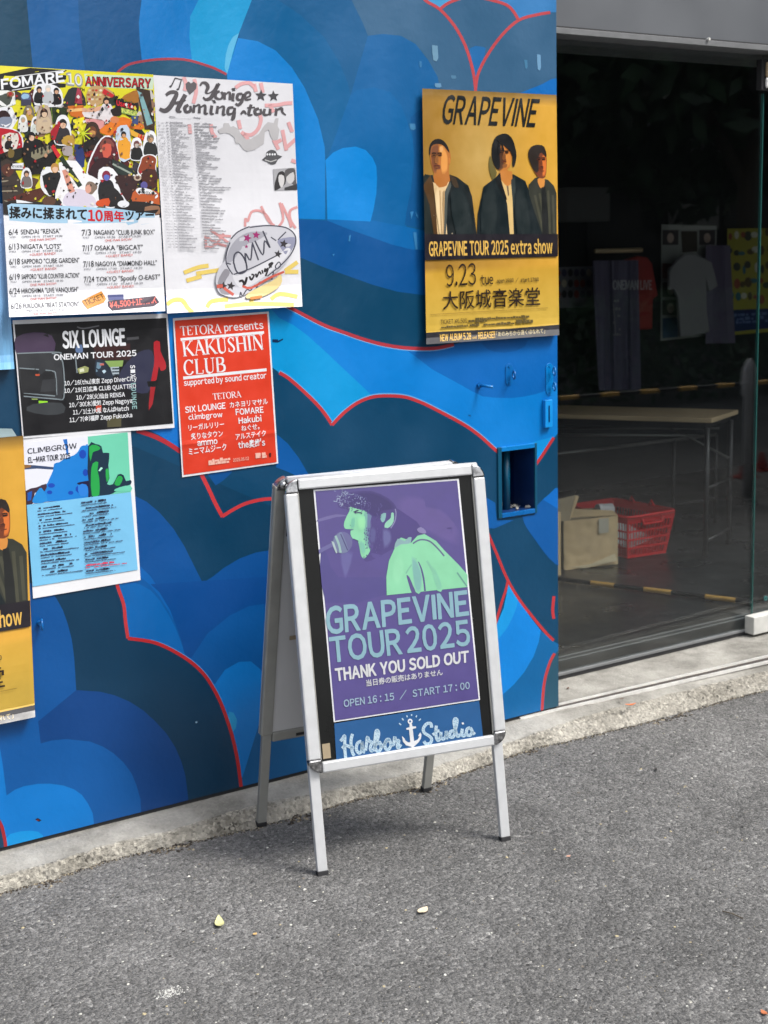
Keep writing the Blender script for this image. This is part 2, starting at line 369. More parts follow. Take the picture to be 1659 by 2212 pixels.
# kerb: a flat concrete sill whose outer edge is broken away down to the asphalt
def table(px, z):
    t = sorted((at_z(*p, z).x, at_z(*p, z).y) for p in px)
    def f(x):
        if x <= t[0][0]: return t[0][1]
        for (a, b), (c, d) in zip(t, t[1:]):
            if x <= c: return b+(d-b)*(x-a)/(c-a)
        return t[-1][1]
    return f
FOOT = table([(0, 1929), (113, 1900), (227, 1861), (340, 1834), (454, 1810), (545, 1790), (681, 1753), (794, 1721), (908, 1702), (1055, 1651), (1152, 1616), (1244, 1598), (1305, 1582), (1396, 1561), (1488, 1536), (1580, 1509), (1659, 1491)], 0.0)
EDGE = table([(0, 1895), (227, 1838), (340, 1806), (454, 1770), (567, 1738), (794, 1694), (908, 1668), (1055, 1622), (1152, 1588), (1244, 1556), (1335, 1530), (1396, 1516), (1457, 1500), (1519, 1484), (1610, 1463)], .036)
def foot(x): return FOOT(x)+.005*nz(x*9, 1)+.009*nz(x*28, 2)+.004*nz(x*70, 4)
def kerb_pt(x, t):
    ft = foot(x); e = max(ft+.012, EDGE(x)+.008*nz(x*11, 3)+.008*nz(x*31, 5))
    if t <= .5:
        k = t/.5; y = 3.80+(e-3.80)*k; z = .055 if y > 3.445 else .055-.019*min(1, (3.445-y)/(3.445-e))
    else:
        k = (t-.5)/.5; y = e+(ft-e)*(k**.9); z = .036*(1-k**1.3)+.010*nz(x*34, k*4.0, 2)*(1-k)+.011*nz(x*70, k*9, 7)*(k < .99)*min(1, k*5)+.005*nz(x*160, k*20, 1)*min(1, k*5)
        if k > .985: z = -.01
    return (x, y, z)
xs = [-6, -4, -2]+[-1+i*.010 for i in range(720)]+[6.5, 8, 12, 30]
ts = [0, .2, .36, .42, .46, .48, .492]+[.5+.5*i/16 for i in range(17)]
me = bpy.data.meshes.new('kerb'); nx = len(xs)
me.from_pydata([kerb_pt(x, t) for t in ts for x in xs], [], [(j*nx+i, (j+1)*nx+i, (j+1)*nx+i+1, j*nx+i+1) for j in range(len(ts)-1) for i in range(nx-1)])
kb = link('kerb', me, M['conc'], smooth=True); me.materials.append(M['rough']); tag(kb, kind='structure')
for p in me.polygons:
    if p.index//(nx-1) >= 6: p.material_index = 1
# loose grit along the foot of the kerb and pale chips in the asphalt
def chips(name, n, fn, cols, seed, mt):
    rnd = random.Random(seed); me = bpy.data.meshes.new(name); V, Fc, C = [], [], []
    for i in range(n):
        x, y, z, s = fn(rnd); c = rnd.choice(cols); a = rnd.uniform(0, 6.28); m = rnd.choice((5, 6, 7)); b = len(V); el = rnd.uniform(.55, 1)
        ring = [(math.cos(a+6.283*k/m)*s*rnd.uniform(.7, 1.15), math.sin(a+6.283*k/m)*s*el*rnd.uniform(.7, 1.15)) for k in range(m)]
        V += [(x+u, y+v, z-.001) for u, v in ring]+[(x+u*.6, y+v*.6, z+s*rnd.uniform(.25, .55)) for u, v in ring]
        Fc += [tuple(b+m+k for k in range(m))]+[(b+k, b+(k+1) % m, b+m+(k+1) % m, b+m+k) for k in range(m)]; C += [c]*(m+1)
    me.from_pydata(V, [], Fc); ca = me.color_attributes.new('Col', 'FLOAT_COLOR', 'CORNER')
    for p, c in zip(me.polygons, C):
        for li in p.loop_indices: ca.data[li].color = (*lin(c), 1)
    return tag(link(name, me, mt), kind='stuff')
M['stone'] = mat('loose_stone', attr=True, rough=.8, noise=.2, nscale=200)
def f_edge(r):
    x = r.uniform(-.5, 5.2); ft = foot(x); d = abs(r.gauss(0, .012))*(1.8 if nz(x*5, 11) > .1 else .6); return (x, ft-d, 0.001, r.uniform(.0012, .0046)*(1.3 if nz(x*5, 11) > .1 else .8))
chips('kerb_grit', 3600, f_edge, [(48, 42, 36), (60, 52, 44), (40, 36, 33), (86, 76, 62), (150, 140, 120), (112, 104, 92)], 3, M['stone'])
def f_road(r):
    while True:
        x = r.uniform(.2, 4.6); y = r.uniform(1.2, 3.28)
        if r.random() < (3.5-y)/2.3+.25: return (x, y, -.0006, min(.0062, .0016+r.expovariate(900)))
chips('asphalt_chips', 11000, f_road, [(160, 160, 152), (188, 186, 176), (206, 204, 196), (128, 128, 124), (112, 106, 98), (100, 104, 102), (176, 164, 132), (66, 64, 62), (54, 53, 52), (60, 58, 56), (46, 46, 46), (40, 40, 40), (190, 190, 182)], 5, M['stone'])
def f_mark(r):
    c = at_z(365, 2145, 0); return (c.x+r.gauss(0, .016), c.y+r.gauss(0, .010), .0005, r.uniform(.001, .003))
chips('chalky_scuff', 130, f_mark, [(205, 205, 200), (185, 185, 182), (165, 165, 160)], 8, M['stone'])
# two bright rails let into the sill
def sill_rail(px_a, px_b, w, zt, mt, name, par=None):
    a = at_z(*px_a, .055); b = at_z(*px_b, .055); d = (b-a).normalized(); n = Vector((-d.y, d.x, 0)); b = b+d*3; a = a-d*.16
    mb = MB(); mb.ext([(*(a-n*w/2).xy, .05), (*(b-n*w/2).xy, .05), (*(b-n*w/2).xy, zt), (*(a-n*w/2).xy, zt)], n*w); return mb.build(name, mt, par)
sr = empty('sill_track', at_z(1300, 1505, .055), 'pair of pale metal rails let into the concrete in front of the shop glass', 'track')
sill_rail((1207, 1533), (1659, 1430), .010, .0600, M['rail'], 'rail', sr)
sill_rail((1207, 1523), (1659, 1418), .008, .0600, M['rail'], 'rail', sr)
sill_rail((1207, 1528), (1659, 1424), .016, .0575, M['track'], 'groove', sr)
# ================================================================== blue wall with its mural
X0, X1, Z0, Z1 = -1.6, 2.966, .066, 3.1
HX0, HX1, HZ0, HZ1 = 2.733, 2.867, .745, .941
wl = empty('mural_wall', (2.0, WALL, Z0), 'blue wall painted with overlapping cloud scrolls outlined in red', 'wall')
wquad = [proj(Vector((X0, WALL, Z1))), proj(Vector((X1, WALL, Z1))), proj(Vector((X1, WALL, Z0))), proj(Vector((X0, WALL, Z0)))]
M['edge'] = mat('dark_blue_wall_body', (.006, .03, .12), rough=.4, noise=.2, nscale=12)
mb = MB(); yb = WALL+.10
for a, b in (((X0, Z0), (HX0, Z1)), ((HX1, Z0), (X1, Z1)), ((HX0, Z0), (HX1, HZ0)), ((HX0, HZ1), (HX1, Z1))):
    mb.box((a[0], WALL, a[1]), (b[0], yb, b[1]))
mb.build('wall_panel', M['edge'], wl)
MB().box((X0, WALL+.004, .050), (X1-.004, WALL+.09, .0675)).build('base_shade_strip', M['rubber'], wl)  # black strip added to darken the shadow line under the wall
A = Art(wquad, .00001, .84)
zA = fr(0, 0, 1200); zB = fr(1000, 0, 1200); zM1 = fr(500, 1650, 700); zM2 = fr(1860, 1950, 380, 934); zM3 = fr(1080, 500, 640); zM4 = fr(1100, 1160, 600); zM5 = fr(0, 2300, 1300); zM6 = fr(1820, 1380, 440, 1390)
RED = (204, 58, 66); PALE = (120, 185, 240)
A.poly([(-3000, -1600), (1300, -1600), (1300, 2600), (-3000, 2600)], (0, 83, 140))
A.poly([(-50, -900), (1700, -900), (1700, 1300), (-50, 1300)], (62, 108, 146), zB)
A.poly([(530, -900), (530, 0), (590, 120), (620, 195), (700, 185), (800, 195), (880, 240), (950, 330), (1000, 420), (1010, 480), (1010, 1300), (-50, 1300), (-50, -900)], (20, 98, 152), zB)
A.poly([(620, 195), (700, 185), (800, 195), (880, 240), (950, 330), (1000, 420), (1010, 480), (1010, 900), (700, 900), (525, 520)], (14, 104, 168), zB)
A.poly([(130, -900), (130, 0), (250, 80), (380, 200), (460, 330), (510, 450), (525, 520), (560, 490), (650, 475), (740, 500), (800, 570), (840, 680), (865, 760), (868, 900), (845, 1106), (820, 1300), (-80, 1300), (-80, -900)], (0, 102, 160), zB)
A.poly([(525, 520), (560, 490), (650, 475), (740, 500), (800, 570), (840, 680), (865, 760), (868, 900), (845, 1106), (820, 1300), (400, 1300), (400, 860)], (0, 107, 174), zB)
A.poly([(1330, 1000), (1510, 1040), (1510, -200), (1390, -100), (1430, 300), (1400, 600), (1350, 850)], (8, 94, 158), zM3)
A.poly([(540, 940), (980, 950), (1330, 1015), (1510, 1055), (2900, 1100), (2900, 1400), (540, 1300)], (0, 111, 186), zM3)
A.poly([(-300, 925), (540, 955), (750, 1040), (950, 1110), (1200, 1200), (1400, 1250), (1510, 1255), (2900, 1300), (2900, 2200), (-300, 2200)], (0, 89, 160), zM3)
A.poly([(-600, 1100), (-300, 1150), (260, 1330), (500, 1430), (750, 1520), (1000, 1610), (1250, 1680), (1510, 1715), (2900, 1700), (2900, 2600), (-600, 2600)], (0, 72, 108), zM3)
A.poly([(514, 82), (556, 89), (595, 109), (631, 147), (658, 190), (687, 258), (701, 317), (702, 345), (702, 474), (640, 472), (560, 470), (480, 470), (480, 155), (492, 155)], (0, 136, 220))
A.poly([(520, 340), (600, 260), (700, 215), (830, 200), (930, 235), (1000, 310), (1040, 400), (1048, 520), (1040, 680), (1010, 850), (980, 965), (540, 942), (535, 700), (530, 500)], (0, 145, 232), zM3)
A.poly([(-3000, -1600), (145, -1600), (145, 0), (165, 230), (185, 370), (185, 900), (-3000, 900)], (0, 68, 98), zA)
A.poly([(140, -1600), (425, -1600), (425, 0), (430, 150), (450, 300), (475, 450), (185, 450), (165, 230), (145, 0)], (0, 94, 160), zA)
A.poly([(425, -1600), (770, -1600), (770, 0), (755, 120), (760, 220), (785, 450), (475, 450), (450, 300), (430, 150), (425, 0)], (0, 85, 142), zA)
A.poly([(770, -1600), (1180, -1600), (1180, -300), (1080, 0), (1035, 90), (1030, 200), (1045, 340), (1050, 450), (785, 450), (760, 220), (755, 120), (770, 0)], (0, 128, 208), zA)
A.poly([(1080, 0), (1180, -300), (1180, -1600), (1500, -1600), (1500, -300), (1370, 0), (1300, 180), (1235, 410), (1050, 450), (1045, 340), (1030, 200), (1035, 90)], (8, 160, 220), zA)
A.poly([(1300, 180), (1268, 200), (1245, 240), (1228, 300), (1222, 370), (1235, 405), (1270, 270)], (92, 188, 232), zA)
A.poly([(640, 400), (720, 345), (850, 325), (1000, 325), (1120, 357), (1235, 402), (1240, 500), (600, 500)], (28, 87, 122), zA)
A.line([(630, 405), (665, 372), (720, 345), (850, 324), (1000, 324), (1120, 355), (1180, 378), (1232, 405)], 5.5, (176, 66, 82), zA, 4)
# upper right scrolls
A.poly([(1290, -900), (1290, 0), (1370, 25), (1410, 60), (1440, 110), (1540, 80), (1610, 68), (1680, 66), (1680, -900)], (66, 140, 205), zB)
A.poly([(930, -900), (1150, -900), (1130, 0), (1060, 15), (1010, 50), (930, 0)], (80, 170, 225), zB)
A.poly([(1170, 265), (1205, 250), (1245, 255), (1262, 262), (1250, 320), (1225, 380), (1207, 430), (1190, 380)], (38, 117, 184), zB)
A.poly([(1440, 510), (1500, 485), (1560, 462), (1620, 430), (1660, 425), (1660, 560), (1440, 560)], (20, 119, 205), zB)
for L in ([(900, -60), (930, 0), (1010, 50), (1090, 140), (1150, 250), (1190, 380), (1205, 485), (1207, 560)], [(1010, 50), (1060, 15), (1130, -10), (1200, -20)], [(1200, -20), (1290, 0), (1370, 25), (1410, 60), (1440, 110)], [(1612, 68), (1540, 80), (1440, 110), (1350, 190), (1270, 300), (1220, 400), (1205, 485)]):
    A.line(L, 6.5, (206, 82, 90), zB, 4)
# the broad bright ribbon and what lies under it
A.poly([(-300, 640), (600, 640), (629, 666), (663, 684), (703, 704), (742, 718), (782, 732), (822, 743), (861, 750), (932, 753), (977, 745), (1060, 720), (1210, 700), (1210, 1050), (-300, 1050)], (0, 139, 230))
A.poly([(877, 756), (901, 773), (932, 797), (998, 833), (1019, 845), (1042, 856), (1068, 859), (1103, 860), (1130, 857), (1155, 852), (1179, 844), (1210, 835), (1210, 700), (1060, 720), (977, 745), (932, 753)], (0, 113, 202))
A.poly([(1040, 742), (1052, 754), (1068, 760), (1090, 762), (1115, 758), (1134, 748), (1140, 735), (1090, 730)], (0, 100, 182))
A.poly([(560, 640), (603, 687), (633, 702), (663, 724), (702, 759), (742, 797), (772, 825), (804, 855), (800, 900), (717, 925), (560, 900)], (0, 164, 234))
A.poly([(1128, 962), (1155, 954), (1197, 943), (1170, 985), (1154, 1010)], (8, 162, 246))
DD = [(560, 782), (590, 795), (603, 805), (623, 817), (653, 843), (683, 872), (703, 896), (717, 918), (742, 892), (772, 870), (802, 858), (832, 855), (871, 857), (901, 866), (932, 880), (998, 915), (1033, 939), (1059, 962), (1078, 979)]
A.poly(DD+[(1090, 1000), (1154, 1008), (1170, 985), (1197, 945), (1210, 930), (1210, 1750), (560, 1750)], (0, 72, 110))
A.poly([(-300, 700), (34, 700), (40, 760), (55, 850), (75, 950), (230, 950), (318, 935), (600, 1090), (600, 1750), (-300, 1950)], (0, 64, 98))
A.poly([(700, 935), (600, 1100), (280, 960), (230, 935), (600, 900)], (0, 72, 110))
for L, w in ((DD[2:8], 7.5), (DD[7:], 7.0)):
    A.line([(x, y-2.6) for x, y in L], 6.5, PALE, sm=4); A.line(L, w, RED, sm=4)
AA = [(600, 652), (629, 666), (663, 684), (703, 704), (742, 718), (782, 732), (822, 743), (861, 750), (900, 753), (932, 753), (955, 750), (980, 744)]
A.line([(x, y+2.4) for x, y in AA], 6.5, PALE, sm=4); A.line(AA, 7.5, (192, 60, 74), sm=4)
A.line([(1155, 1006), (1170, 985), (1183, 965), (1196, 945)], 6.5, RED, sm=3)
# left middle
A.poly([(200, 100), (450, 60), (495, -40), (495, 275), (380, 200), (300, 150)], (0, 119, 212), zM1)
A.line([(90, 105), (130, 118), (250, 160), (380, 225), (500, 305)], 10, (190, 44, 58), zM1, 4)
A.poly([(740, 500), (985, 480), (960, 515), (900, 570), (860, 598), (825, 618)], (0, 85, 155), zM1)
A.poly([(1390, 145), (1420, 160), (1500, 230), (1600, 360), (1659, 460), (1720, 560), (1600, 540), (1500, 492), (1390, 450)], (0, 96, 175), zM1)
A.poly([(60, 712), (80, 720), (180, 770), (300, 870), (430, 1020), (530, 1180), (620, 1360), (705, 1530), (800, 1470), (900, 1390), (1050, 1300), (1200, 1245), (1350, 1222), (1700, 1230), (1700, 2400), (-600, 2400), (-600, 700)], (0, 85, 160), zM1)
A.poly([(100, 1350), (130, 1380), (220, 1470), (300, 1590), (360, 1700), (400, 1778), (440, 1900), (-600, 1900), (-600, 1350)], (0, 104, 188), zM1)
A.line([(670, 470), (700, 530), (760, 650), (820, 780), (890, 912)], 8.5, (214, 60, 66), zM1, 4)
A.line([(888, 908), (980, 850), (1100, 790), (1250, 752), (1400, 742), (1500, 745)], 7.5, (214, 60, 66), zM1, 4)
# lower left
A.poly([(700, -40), (750, 0), (800, 60), (850, 140), (880, 200), (930, 345), (960, 370), (1040, 250), (1150, 160), (1250, 110), (1360, 95), (1700, 90), (1700, 900), (300, 900)], (0, 94, 170), zM5)
A.poly([(560, -200), (640, 0), (700, 0), (755, 30), (800, 80), (850, 160), (880, 220), (915, 310), (930, 360), (900, 500), (560, 300)], (0, 107, 188), zM5)
A.poly([(930, 360), (905, 260), (860, 140), (800, 40), (755, 0), (1700, -60), (1700, 90), (1360, 95), (1250, 110), (1150, 160), (1040, 250), (960, 372)], (0, 79, 155), zM5)
A.poly([(1060, 520), (1080, 500), (1130, 430), (1200, 390), (1260, 388), (1310, 430), (1345, 500), (1340, 560), (1230, 980), (1100, 900)], (0, 130, 218), zM5)
A.poly([(1150, 640), (1172, 645), (1190, 680), (1185, 720), (1165, 752), (1140, 700)], (40, 165, 225), zM5)
A.poly([(1345, 520), (1320, 640), (1270, 800), (1230, 930), (1205, 1010), (1215, 1150), (2600, 1000), (2600, 500)], (0, 98, 160), zM5)
FF = [(575, -80), (590, 10), (620, 100), (630, 190), (642, 272), (750, 287), (820, 310), (900, 352), (970, 400), (1030, 460), (1075, 530), (1110, 600), (1140, 680), (1165, 760), (1182, 830), (1196, 905), (1212, 1030)]
A.poly(FF+[(1220, 1150), (-600, 1500), (-600, -200), (500, -200)], (0, 59, 92), zM5)
A.poly([(-600, -60), (230, 0), (285, 75), (315, 130), (340, 200), (360, 280), (372, 370), (382, 532), (500, 540), (575, 558), (650, 590), (720, 635), (780, 690), (835, 750), (880, 820), (910, 890), (930, 960), (948, 1100), (960, 1300), (-600, 1600)], (0, 70, 140), zM5)
A.poly([(-600, -60), (230, 0), (285, 75), (315, 130), (340, 200), (360, 280), (372, 370), (382, 532), (300, 600), (190, 690), (-600, 690)], (0, 89, 165), zM5)
A.poly([(-600, 640), (185, 640), (192, 700), (204, 800), (260, 785), (330, 778), (450, 790), (515, 815), (570, 850), (620, 895), (660, 950), (685, 1010), (705, 1080), (712, 1250), (-600, 1600)], (0, 94, 172), zM5)
A.poly([(-600, 830), (0, 830), (12, 900), (22, 980), (32, 1062), (75, 1032), (120, 1015), (190, 1003), (250, 1002), (320, 1012), (370, 1030), (410, 1058), (440, 1100), (465, 1150), (482, 1300), (-600, 1600)], (0, 128, 216), zM5)
A.poly([(15, 1290), (50, 1255), (100, 1242), (150, 1238), (190, 1243), (215, 1262), (230, 1400), (0, 1400)], (0, 156, 234), zM5)
A.poly([(-600, 1180), (0, 1190), (18, 1240), (30, 1340), (-600, 1500)], (8, 64, 98), zM5)
A.line([(-60, 1100), (0, 1200), (14, 1240), (26, 1300), (30, 1360)], 7.5, (176, 40, 50), zM5, 3)
A.line([(x+5, y-5) for x, y in FF[5:12]], 4.5, (90, 160, 225), zM5, 3)
A.line(FF[:5], 7.5, RED, zM5, 4); A.line(FF[4:], 7.5, (196, 40, 48), zM5, 4)
# right column
A.poly([(270, 1810), (410, 1900), (420, 2110), (640, 2110), (400, 2212), (200, 2212)], (0, 98, 178), zM6)
A.poly([(600, 130), (640, 80), (700, 20), (800, -40), (830, -40), (830, 680), (800, 665), (740, 610), (690, 550), (640, 480), (560, 370), (520, 310), (500, 270), (480, 205), (600, 190)], (0, 96, 176), zM2)
A.poly([(680, 40), (740, -10), (800, -70), (830, -70), (830, 135), (760, 90)], (0, 115, 210), zM2)
A.poly([(90, 0), (215, 70), (235, 240), (370, 240), (250, 285), (140, 325), (60, 300)], (0, 100, 180), zM2)
A.poly([(350, 850), (440, 1000), (500, 1095), (560, 1180), (660, 1310), (640, 1420), (590, 1560), (500, 1710), (400, 1830), (290, 1930), (200, 1960), (100, 1500), (235, 1240), (300, 1090)], (0, 145, 240), zM2)
A.poly([(350, 850), (440, 1000), (425, 1080), (400, 1150), (330, 1290), (250, 1390), (200, 1420), (190, 1330), (235, 1245), (300, 1090)], (14, 166, 246), zM2)
A.poly([(660, 1310), (780, 1410), (830, 1440), (830, 2220), (100, 2420), (200, 1960), (290, 1930), (400, 1830), (500, 1710), (590, 1560), (640, 1420)], (0, 111, 178), zM2)
A.poly([(795, 1535), (750, 1650), (715, 1780), (695, 1940), (688, 2200), (830, 2200), (830, 1500)], (44, 92, 116), zM2)
A.line([(120, 300), (140, 350), (230, 560), (340, 820), (460, 1020), (600, 1200), (700, 1320), (785, 1405)], 6.2, RED, zM2, 4)
A.line([(340, 835), (320, 920), (280, 1040), (225, 1235), (200, 1330)], 5.6, RED, zM2, 4)
A.line([(795, 1530), (770, 1570), (740, 1640), (700, 1780), (680, 1940), (670, 2150)], 6.2, (206, 70, 74), zM2, 4)
A.line([(787, 975), (778, 1060), (776, 1130), (785, 1195)], 6.5, RED, zM2, 4)
# scuffs, tape residue, dark nicks
rs = random.Random(11)
for x, y, a, b in ((1250, 240, 45, 100), (1540, 300, 30, 75)): pass
for x, y, a, b, c in ((985, 290, 34, 90, (120, 165, 195)), (1550, 340, 22, 90, (120, 170, 210)), (1000, 465, 40, 25, (110, 160, 200)), (862, 690, 34, 36, (70, 140, 190)), (1085, 420, 30, 20, (90, 140, 175)), (905, 350, 14, 36, (60, 130, 185)), (1480, 350, 16, 50, (80, 140, 180))):
    A.poly([(x-a/2+rs.uniform(-5, 5), y-b/2), (x+a*.4, y-b*.45), (x+a/2, y+b*.3), (x+a*.2, y+b/2), (x-a*.3, y+b*.42), (x-a*.45, y)], c, zB, lift=False)
A.z += .00001
for p in ([(1385, 870), (1400, 860), (1420, 865), (1395, 945)], [(1440, 865), (1460, 900), (1470, 940), (1445, 905)], [(760, 1110), (780, 1100), (770, 1170), (755, 1165)], [(1415, 1075), (1450, 1075), (1460, 1250), (1440, 1250)], [(590, 1300), (615, 1295), (600, 1320)]): A.poly(p, (60, 140, 200), zM3, lift=False)
for p in ([(175, 1180), (190, 1175), (208, 1186), (195, 1194)], [(180, 1186), (190, 1181), (198, 1188)]): A.poly(p, (20, 24, 40) if p[0][0] == 175 else (150, 40, 40), zM5)
A.poly([(980, 690), (990, 688), (990, 697), (982, 698)], (150, 190, 215), zM5)
A.poly([(588, 733), (600, 733), (600, 736), (611, 731), (611, 734), (600, 740), (588, 739)], (8, 42, 90))
A.poly([(70, 800), (100, 800), (108, 822), (80, 815)], (20, 96, 160), zM6)
def wplace(u, v, l): return Vector((X0+u*(X1-X0), WALL-.0006-l, Z1-v*(Z1-Z0)))
hu = ((HX0-X0)/(X1-X0), (HX1-X0)/(X1-X0)); hv = ((Z1-HZ1)/(Z1-Z0), (Z1-HZ0)/(Z1-Z0))
me = A.mesh('mural', wplace, hu, hv, hole=lambda u, v: hu[0] < u < hu[1] and hv[0] < v < hv[1]); link('mural', me, M['paint'], wl)
print('mural layers depth', A.z)
def flat(name, c, rough=.42, **k): return mat(name, tuple(v*GAIN for v in lin(c)), rough=rough, noise=.06, nscale=8, **k)
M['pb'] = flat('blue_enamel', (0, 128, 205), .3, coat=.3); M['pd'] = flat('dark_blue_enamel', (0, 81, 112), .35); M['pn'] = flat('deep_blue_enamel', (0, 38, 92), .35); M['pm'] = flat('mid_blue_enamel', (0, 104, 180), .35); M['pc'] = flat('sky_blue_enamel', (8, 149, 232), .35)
# recess: four frame bars, box walls, the pipe, the grit on its floor
d0 = WALL-.007; d1 = WALL+.0015; fw = .0145
def bar(x0, z0, x1, z1, mt): MB().box((x0, d0, z0), (x1, d1, z1)).build('recess_frame', mt, wl, .0015)
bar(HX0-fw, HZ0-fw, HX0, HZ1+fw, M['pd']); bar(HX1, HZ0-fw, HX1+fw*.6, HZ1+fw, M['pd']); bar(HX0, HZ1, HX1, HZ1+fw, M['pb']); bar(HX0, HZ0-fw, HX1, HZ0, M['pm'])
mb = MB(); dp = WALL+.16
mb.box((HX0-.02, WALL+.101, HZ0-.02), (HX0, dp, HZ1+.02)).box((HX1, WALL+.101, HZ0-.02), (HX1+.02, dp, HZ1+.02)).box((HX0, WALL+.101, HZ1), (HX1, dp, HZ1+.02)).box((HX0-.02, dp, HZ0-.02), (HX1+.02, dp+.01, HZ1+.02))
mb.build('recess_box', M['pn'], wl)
MB().box((HX0, WALL+.002, HZ0-.012), (HX1, dp, HZ0-.001)).build('recess_floor', M['conc'], wl)
MB().tube([(HX0+.058, WALL+.045, HZ0), (HX0+.058, WALL+.045, HZ1)], .012, 14).build('pipe', M['pd'], wl, smooth=True)
mb = MB()
for i in range(16):
    r = random.Random(i); c = Vector((HX0+.066+r.uniform(0, .055), WALL+.012+r.uniform(0, .06), HZ0+.003)); s = r.uniform(.004, .010)
    mb.add([c+Vector((r.uniform(-1, 1)*s, r.uniform(-1, 1)*s, r.uniform(-.3, .9)*s)) for _ in range(6)], [(0, 1, 2), (0, 2, 3), (0, 3, 4), (0, 4, 1), (5, 2, 1), (5, 3, 2), (5, 4, 3), (5, 1, 4)])
tag(mb.build('pebbles', M['conc'], wl), kind='stuff')
# wall hooks and eyes
def stadium(cx, cz, w, h, n=8):
    r = w/2; o = []
    for k in range(n+1): a = math.pi*k/n; o.append((cx+r*math.cos(a), cz+h/2-r+r*math.sin(a)))
    for k in range(n+1): a = math.pi+math.pi*k/n; o.append((cx+r*math.cos(a), cz-h/2+r+r*math.sin(a)))
    return o
def ring_eye(c, rad, par, mt, tilt=0, nm='ring'):
    pts = [(c.x+math.sin(a)*rad*.35*math.cos(tilt)+0, WALL-.012-rad*.9+math.sin(a)*rad*.9, c.z+math.cos(a)*rad) for a in [2*math.pi*k/20 for k in range(20)]]
    MB().tube(pts, .0026, 8, closed=True).build(nm, mt, par, smooth=True)
def eye_plate(px, hz, eyes, label, mp, w=.030):
    c = at_y(*px, WALL); r = empty('eye_plate', c, label, 'wall hook', 'painted ring eyes on the blue wall')
    MB().ext([(x, WALL-.0035, z) for x, z in stadium(c.x, c.z, w, hz)], (0, .0025, 0)).build('back_plate', mp, r, .0008)
    for e in eyes: ring_eye(Vector((c.x+.002, 0, c.z+e)), .0125, r, mp)
    for s in (-1, 1): MB().tube([(c.x, WALL-.0055, c.z+s*(hz/2-.009)), (c.x, WALL-.003, c.z+s*(hz/2-.009))], .0042, 10).build('rivet', mp, r)
eye_plate((1099, 809), .068, (0,), 'oval blue plate with one ring eye between the bolt stub and the wall corner', M['pm'])
eye_plate((1186, 819), .102, (.026, -.022), 'long plate with two ring eyes at the right edge of the blue wall', M['pb'])
c = at_y(84, 1345, WALL); r = empty('eye_bolt', c, 'small blue ring eye beside the cropped yellow poster at the left', 'wall hook', 'painted ring eyes on the blue wall')
MB().tube([(c.x, WALL-.001, c.z), (c.x, WALL-.012, c.z)], .006, 10).build('bolt_head', M['pm'], r); ring_eye(c, .013, r, M['pm'])
c = at_y(1034, 832, WALL); r = empty('bolt_stub', c, 'short bolt sticking out of the blue wall under the yellow poster', 'bolt')
MB().tube([(c.x, WALL-.001, c.z), (c.x, WALL-.009, c.z)], .009, 6).build('nut', M['pm'], r)
MB().tube([(c.x, WALL-.009, c.z), (c.x+.016, WALL-.050, c.z-.004)], .0042, 8).build('shank', M['pb'], r, smooth=True)
c = at_y(1179, 893, WALL); r = empty('switch_cover', c, 'narrow painted box with an upright slot under the two ring eyes', 'cover plate')
MB().box((c.x-.015, WALL-.016, c.z-.044), (c.x+.015, WALL-.001, c.z+.044)).build('box', M['pc'], r, .002)
MB().box((c.x-.0015, WALL-.0185, c.z-.026), (c.x+.0015, WALL-.0162, c.z+.026)).build('slot_bar', M['pn'], r)
# ================================================================== posters on the wall
K = (18, 18, 22); WH = (236, 238, 242)
zF = fr(0, 240, 640); zF2 = fr(0, 780, 680); zY = fr(580, 280, 640); zY2 = fr(640, 780, 580); zS = fr(0, 1200, 720); zT = fr(660, 1200, 480, 1517)
zC = fr(0, 1680, 600); zG = fr(1620, 320, 620); zG2 = fr(1640, 900, 600)
QF = [(-11, 141), (331, 161), (357, 672), (20, 685)]; QY = [(331, 162), (632, 181), (653, 662), (361, 677)]
QS = [(27, 692), (362, 677), (377, 924), (49, 947)]; QT = [(373.3, 687.7), (580.4, 673), (601.2, 1001), (393.6, 1031)]
QC = [(45, 900), (280, 893), (303.6, 1253), (71.5, 1293)]; QG = [(912, 191), (1202, 205), (1208, 724), (921, 744)]
# ---- collage poster
F = Art(QF, .00002, .94)
F.poly([(-40, 20), (1600, 100), (1640, 1560), (40, 1560), (20, 1000)], (226, 218, 40), zF)
F.poly([(1530, 300), (1560, 300), (1620, 1560), (1580, 1560)], (20, 20, 60), zF)
F.poly([(-40, 60), (0, 130), (310, 70), (680, 95), (670, 270), (0, 320), (-40, 320)], K, zF)
F.poly([(-40, 20), (310, 68), (0, 132), (-40, 140)], (235, 225, 60), zF)
F.poly([(860, 130), (1570, 165), (1560, 290), (880, 262)], (205, 225, 200), zF)
F.line([(155, 160), (660, 95)], 1.6, WH, zF); F.line([(120, 300), (660, 208)], 1.6, WH, zF)
F.text('FOMARE', (15, 288), (655, 205), (8, 190), WH, zF, .03)
F.text('10', (680, 240), (845, 262), (672, 118), (150, 152, 150), zF, .05); F.text('10', (690, 232), (838, 250), (684, 126), (225, 228, 225), zF, .0)
F.text('ANNIVERSARY', (872, 250), (1540, 275), (872, 160), (25, 10, 12), zF, .05); F.text('ANNIVERSARY', (876, 246), (1535, 268), (876, 166), (196, 24, 40), zF, .005)
F.text('TH', (812, 300), (862, 310), (812, 272), K, zF, .04)
cr = random.Random(4)
def blob(x, y, w, h, c, n=9, j=.22, line=None):
    pts = [(x+w*math.cos(6.283*k/n)*(1+cr.uniform(-j, j)), y+h*math.sin(6.283*k/n)*(1+cr.uniform(-j, j))) for k in range(n)]
    if line: F.poly([(x+(a-x)*1.0+(9 if a > x else -9), y+(b-y)+(9 if b > y else -9)) for a, b in pts], line, zF, 3)
    F.poly(pts, c, zF, 3)
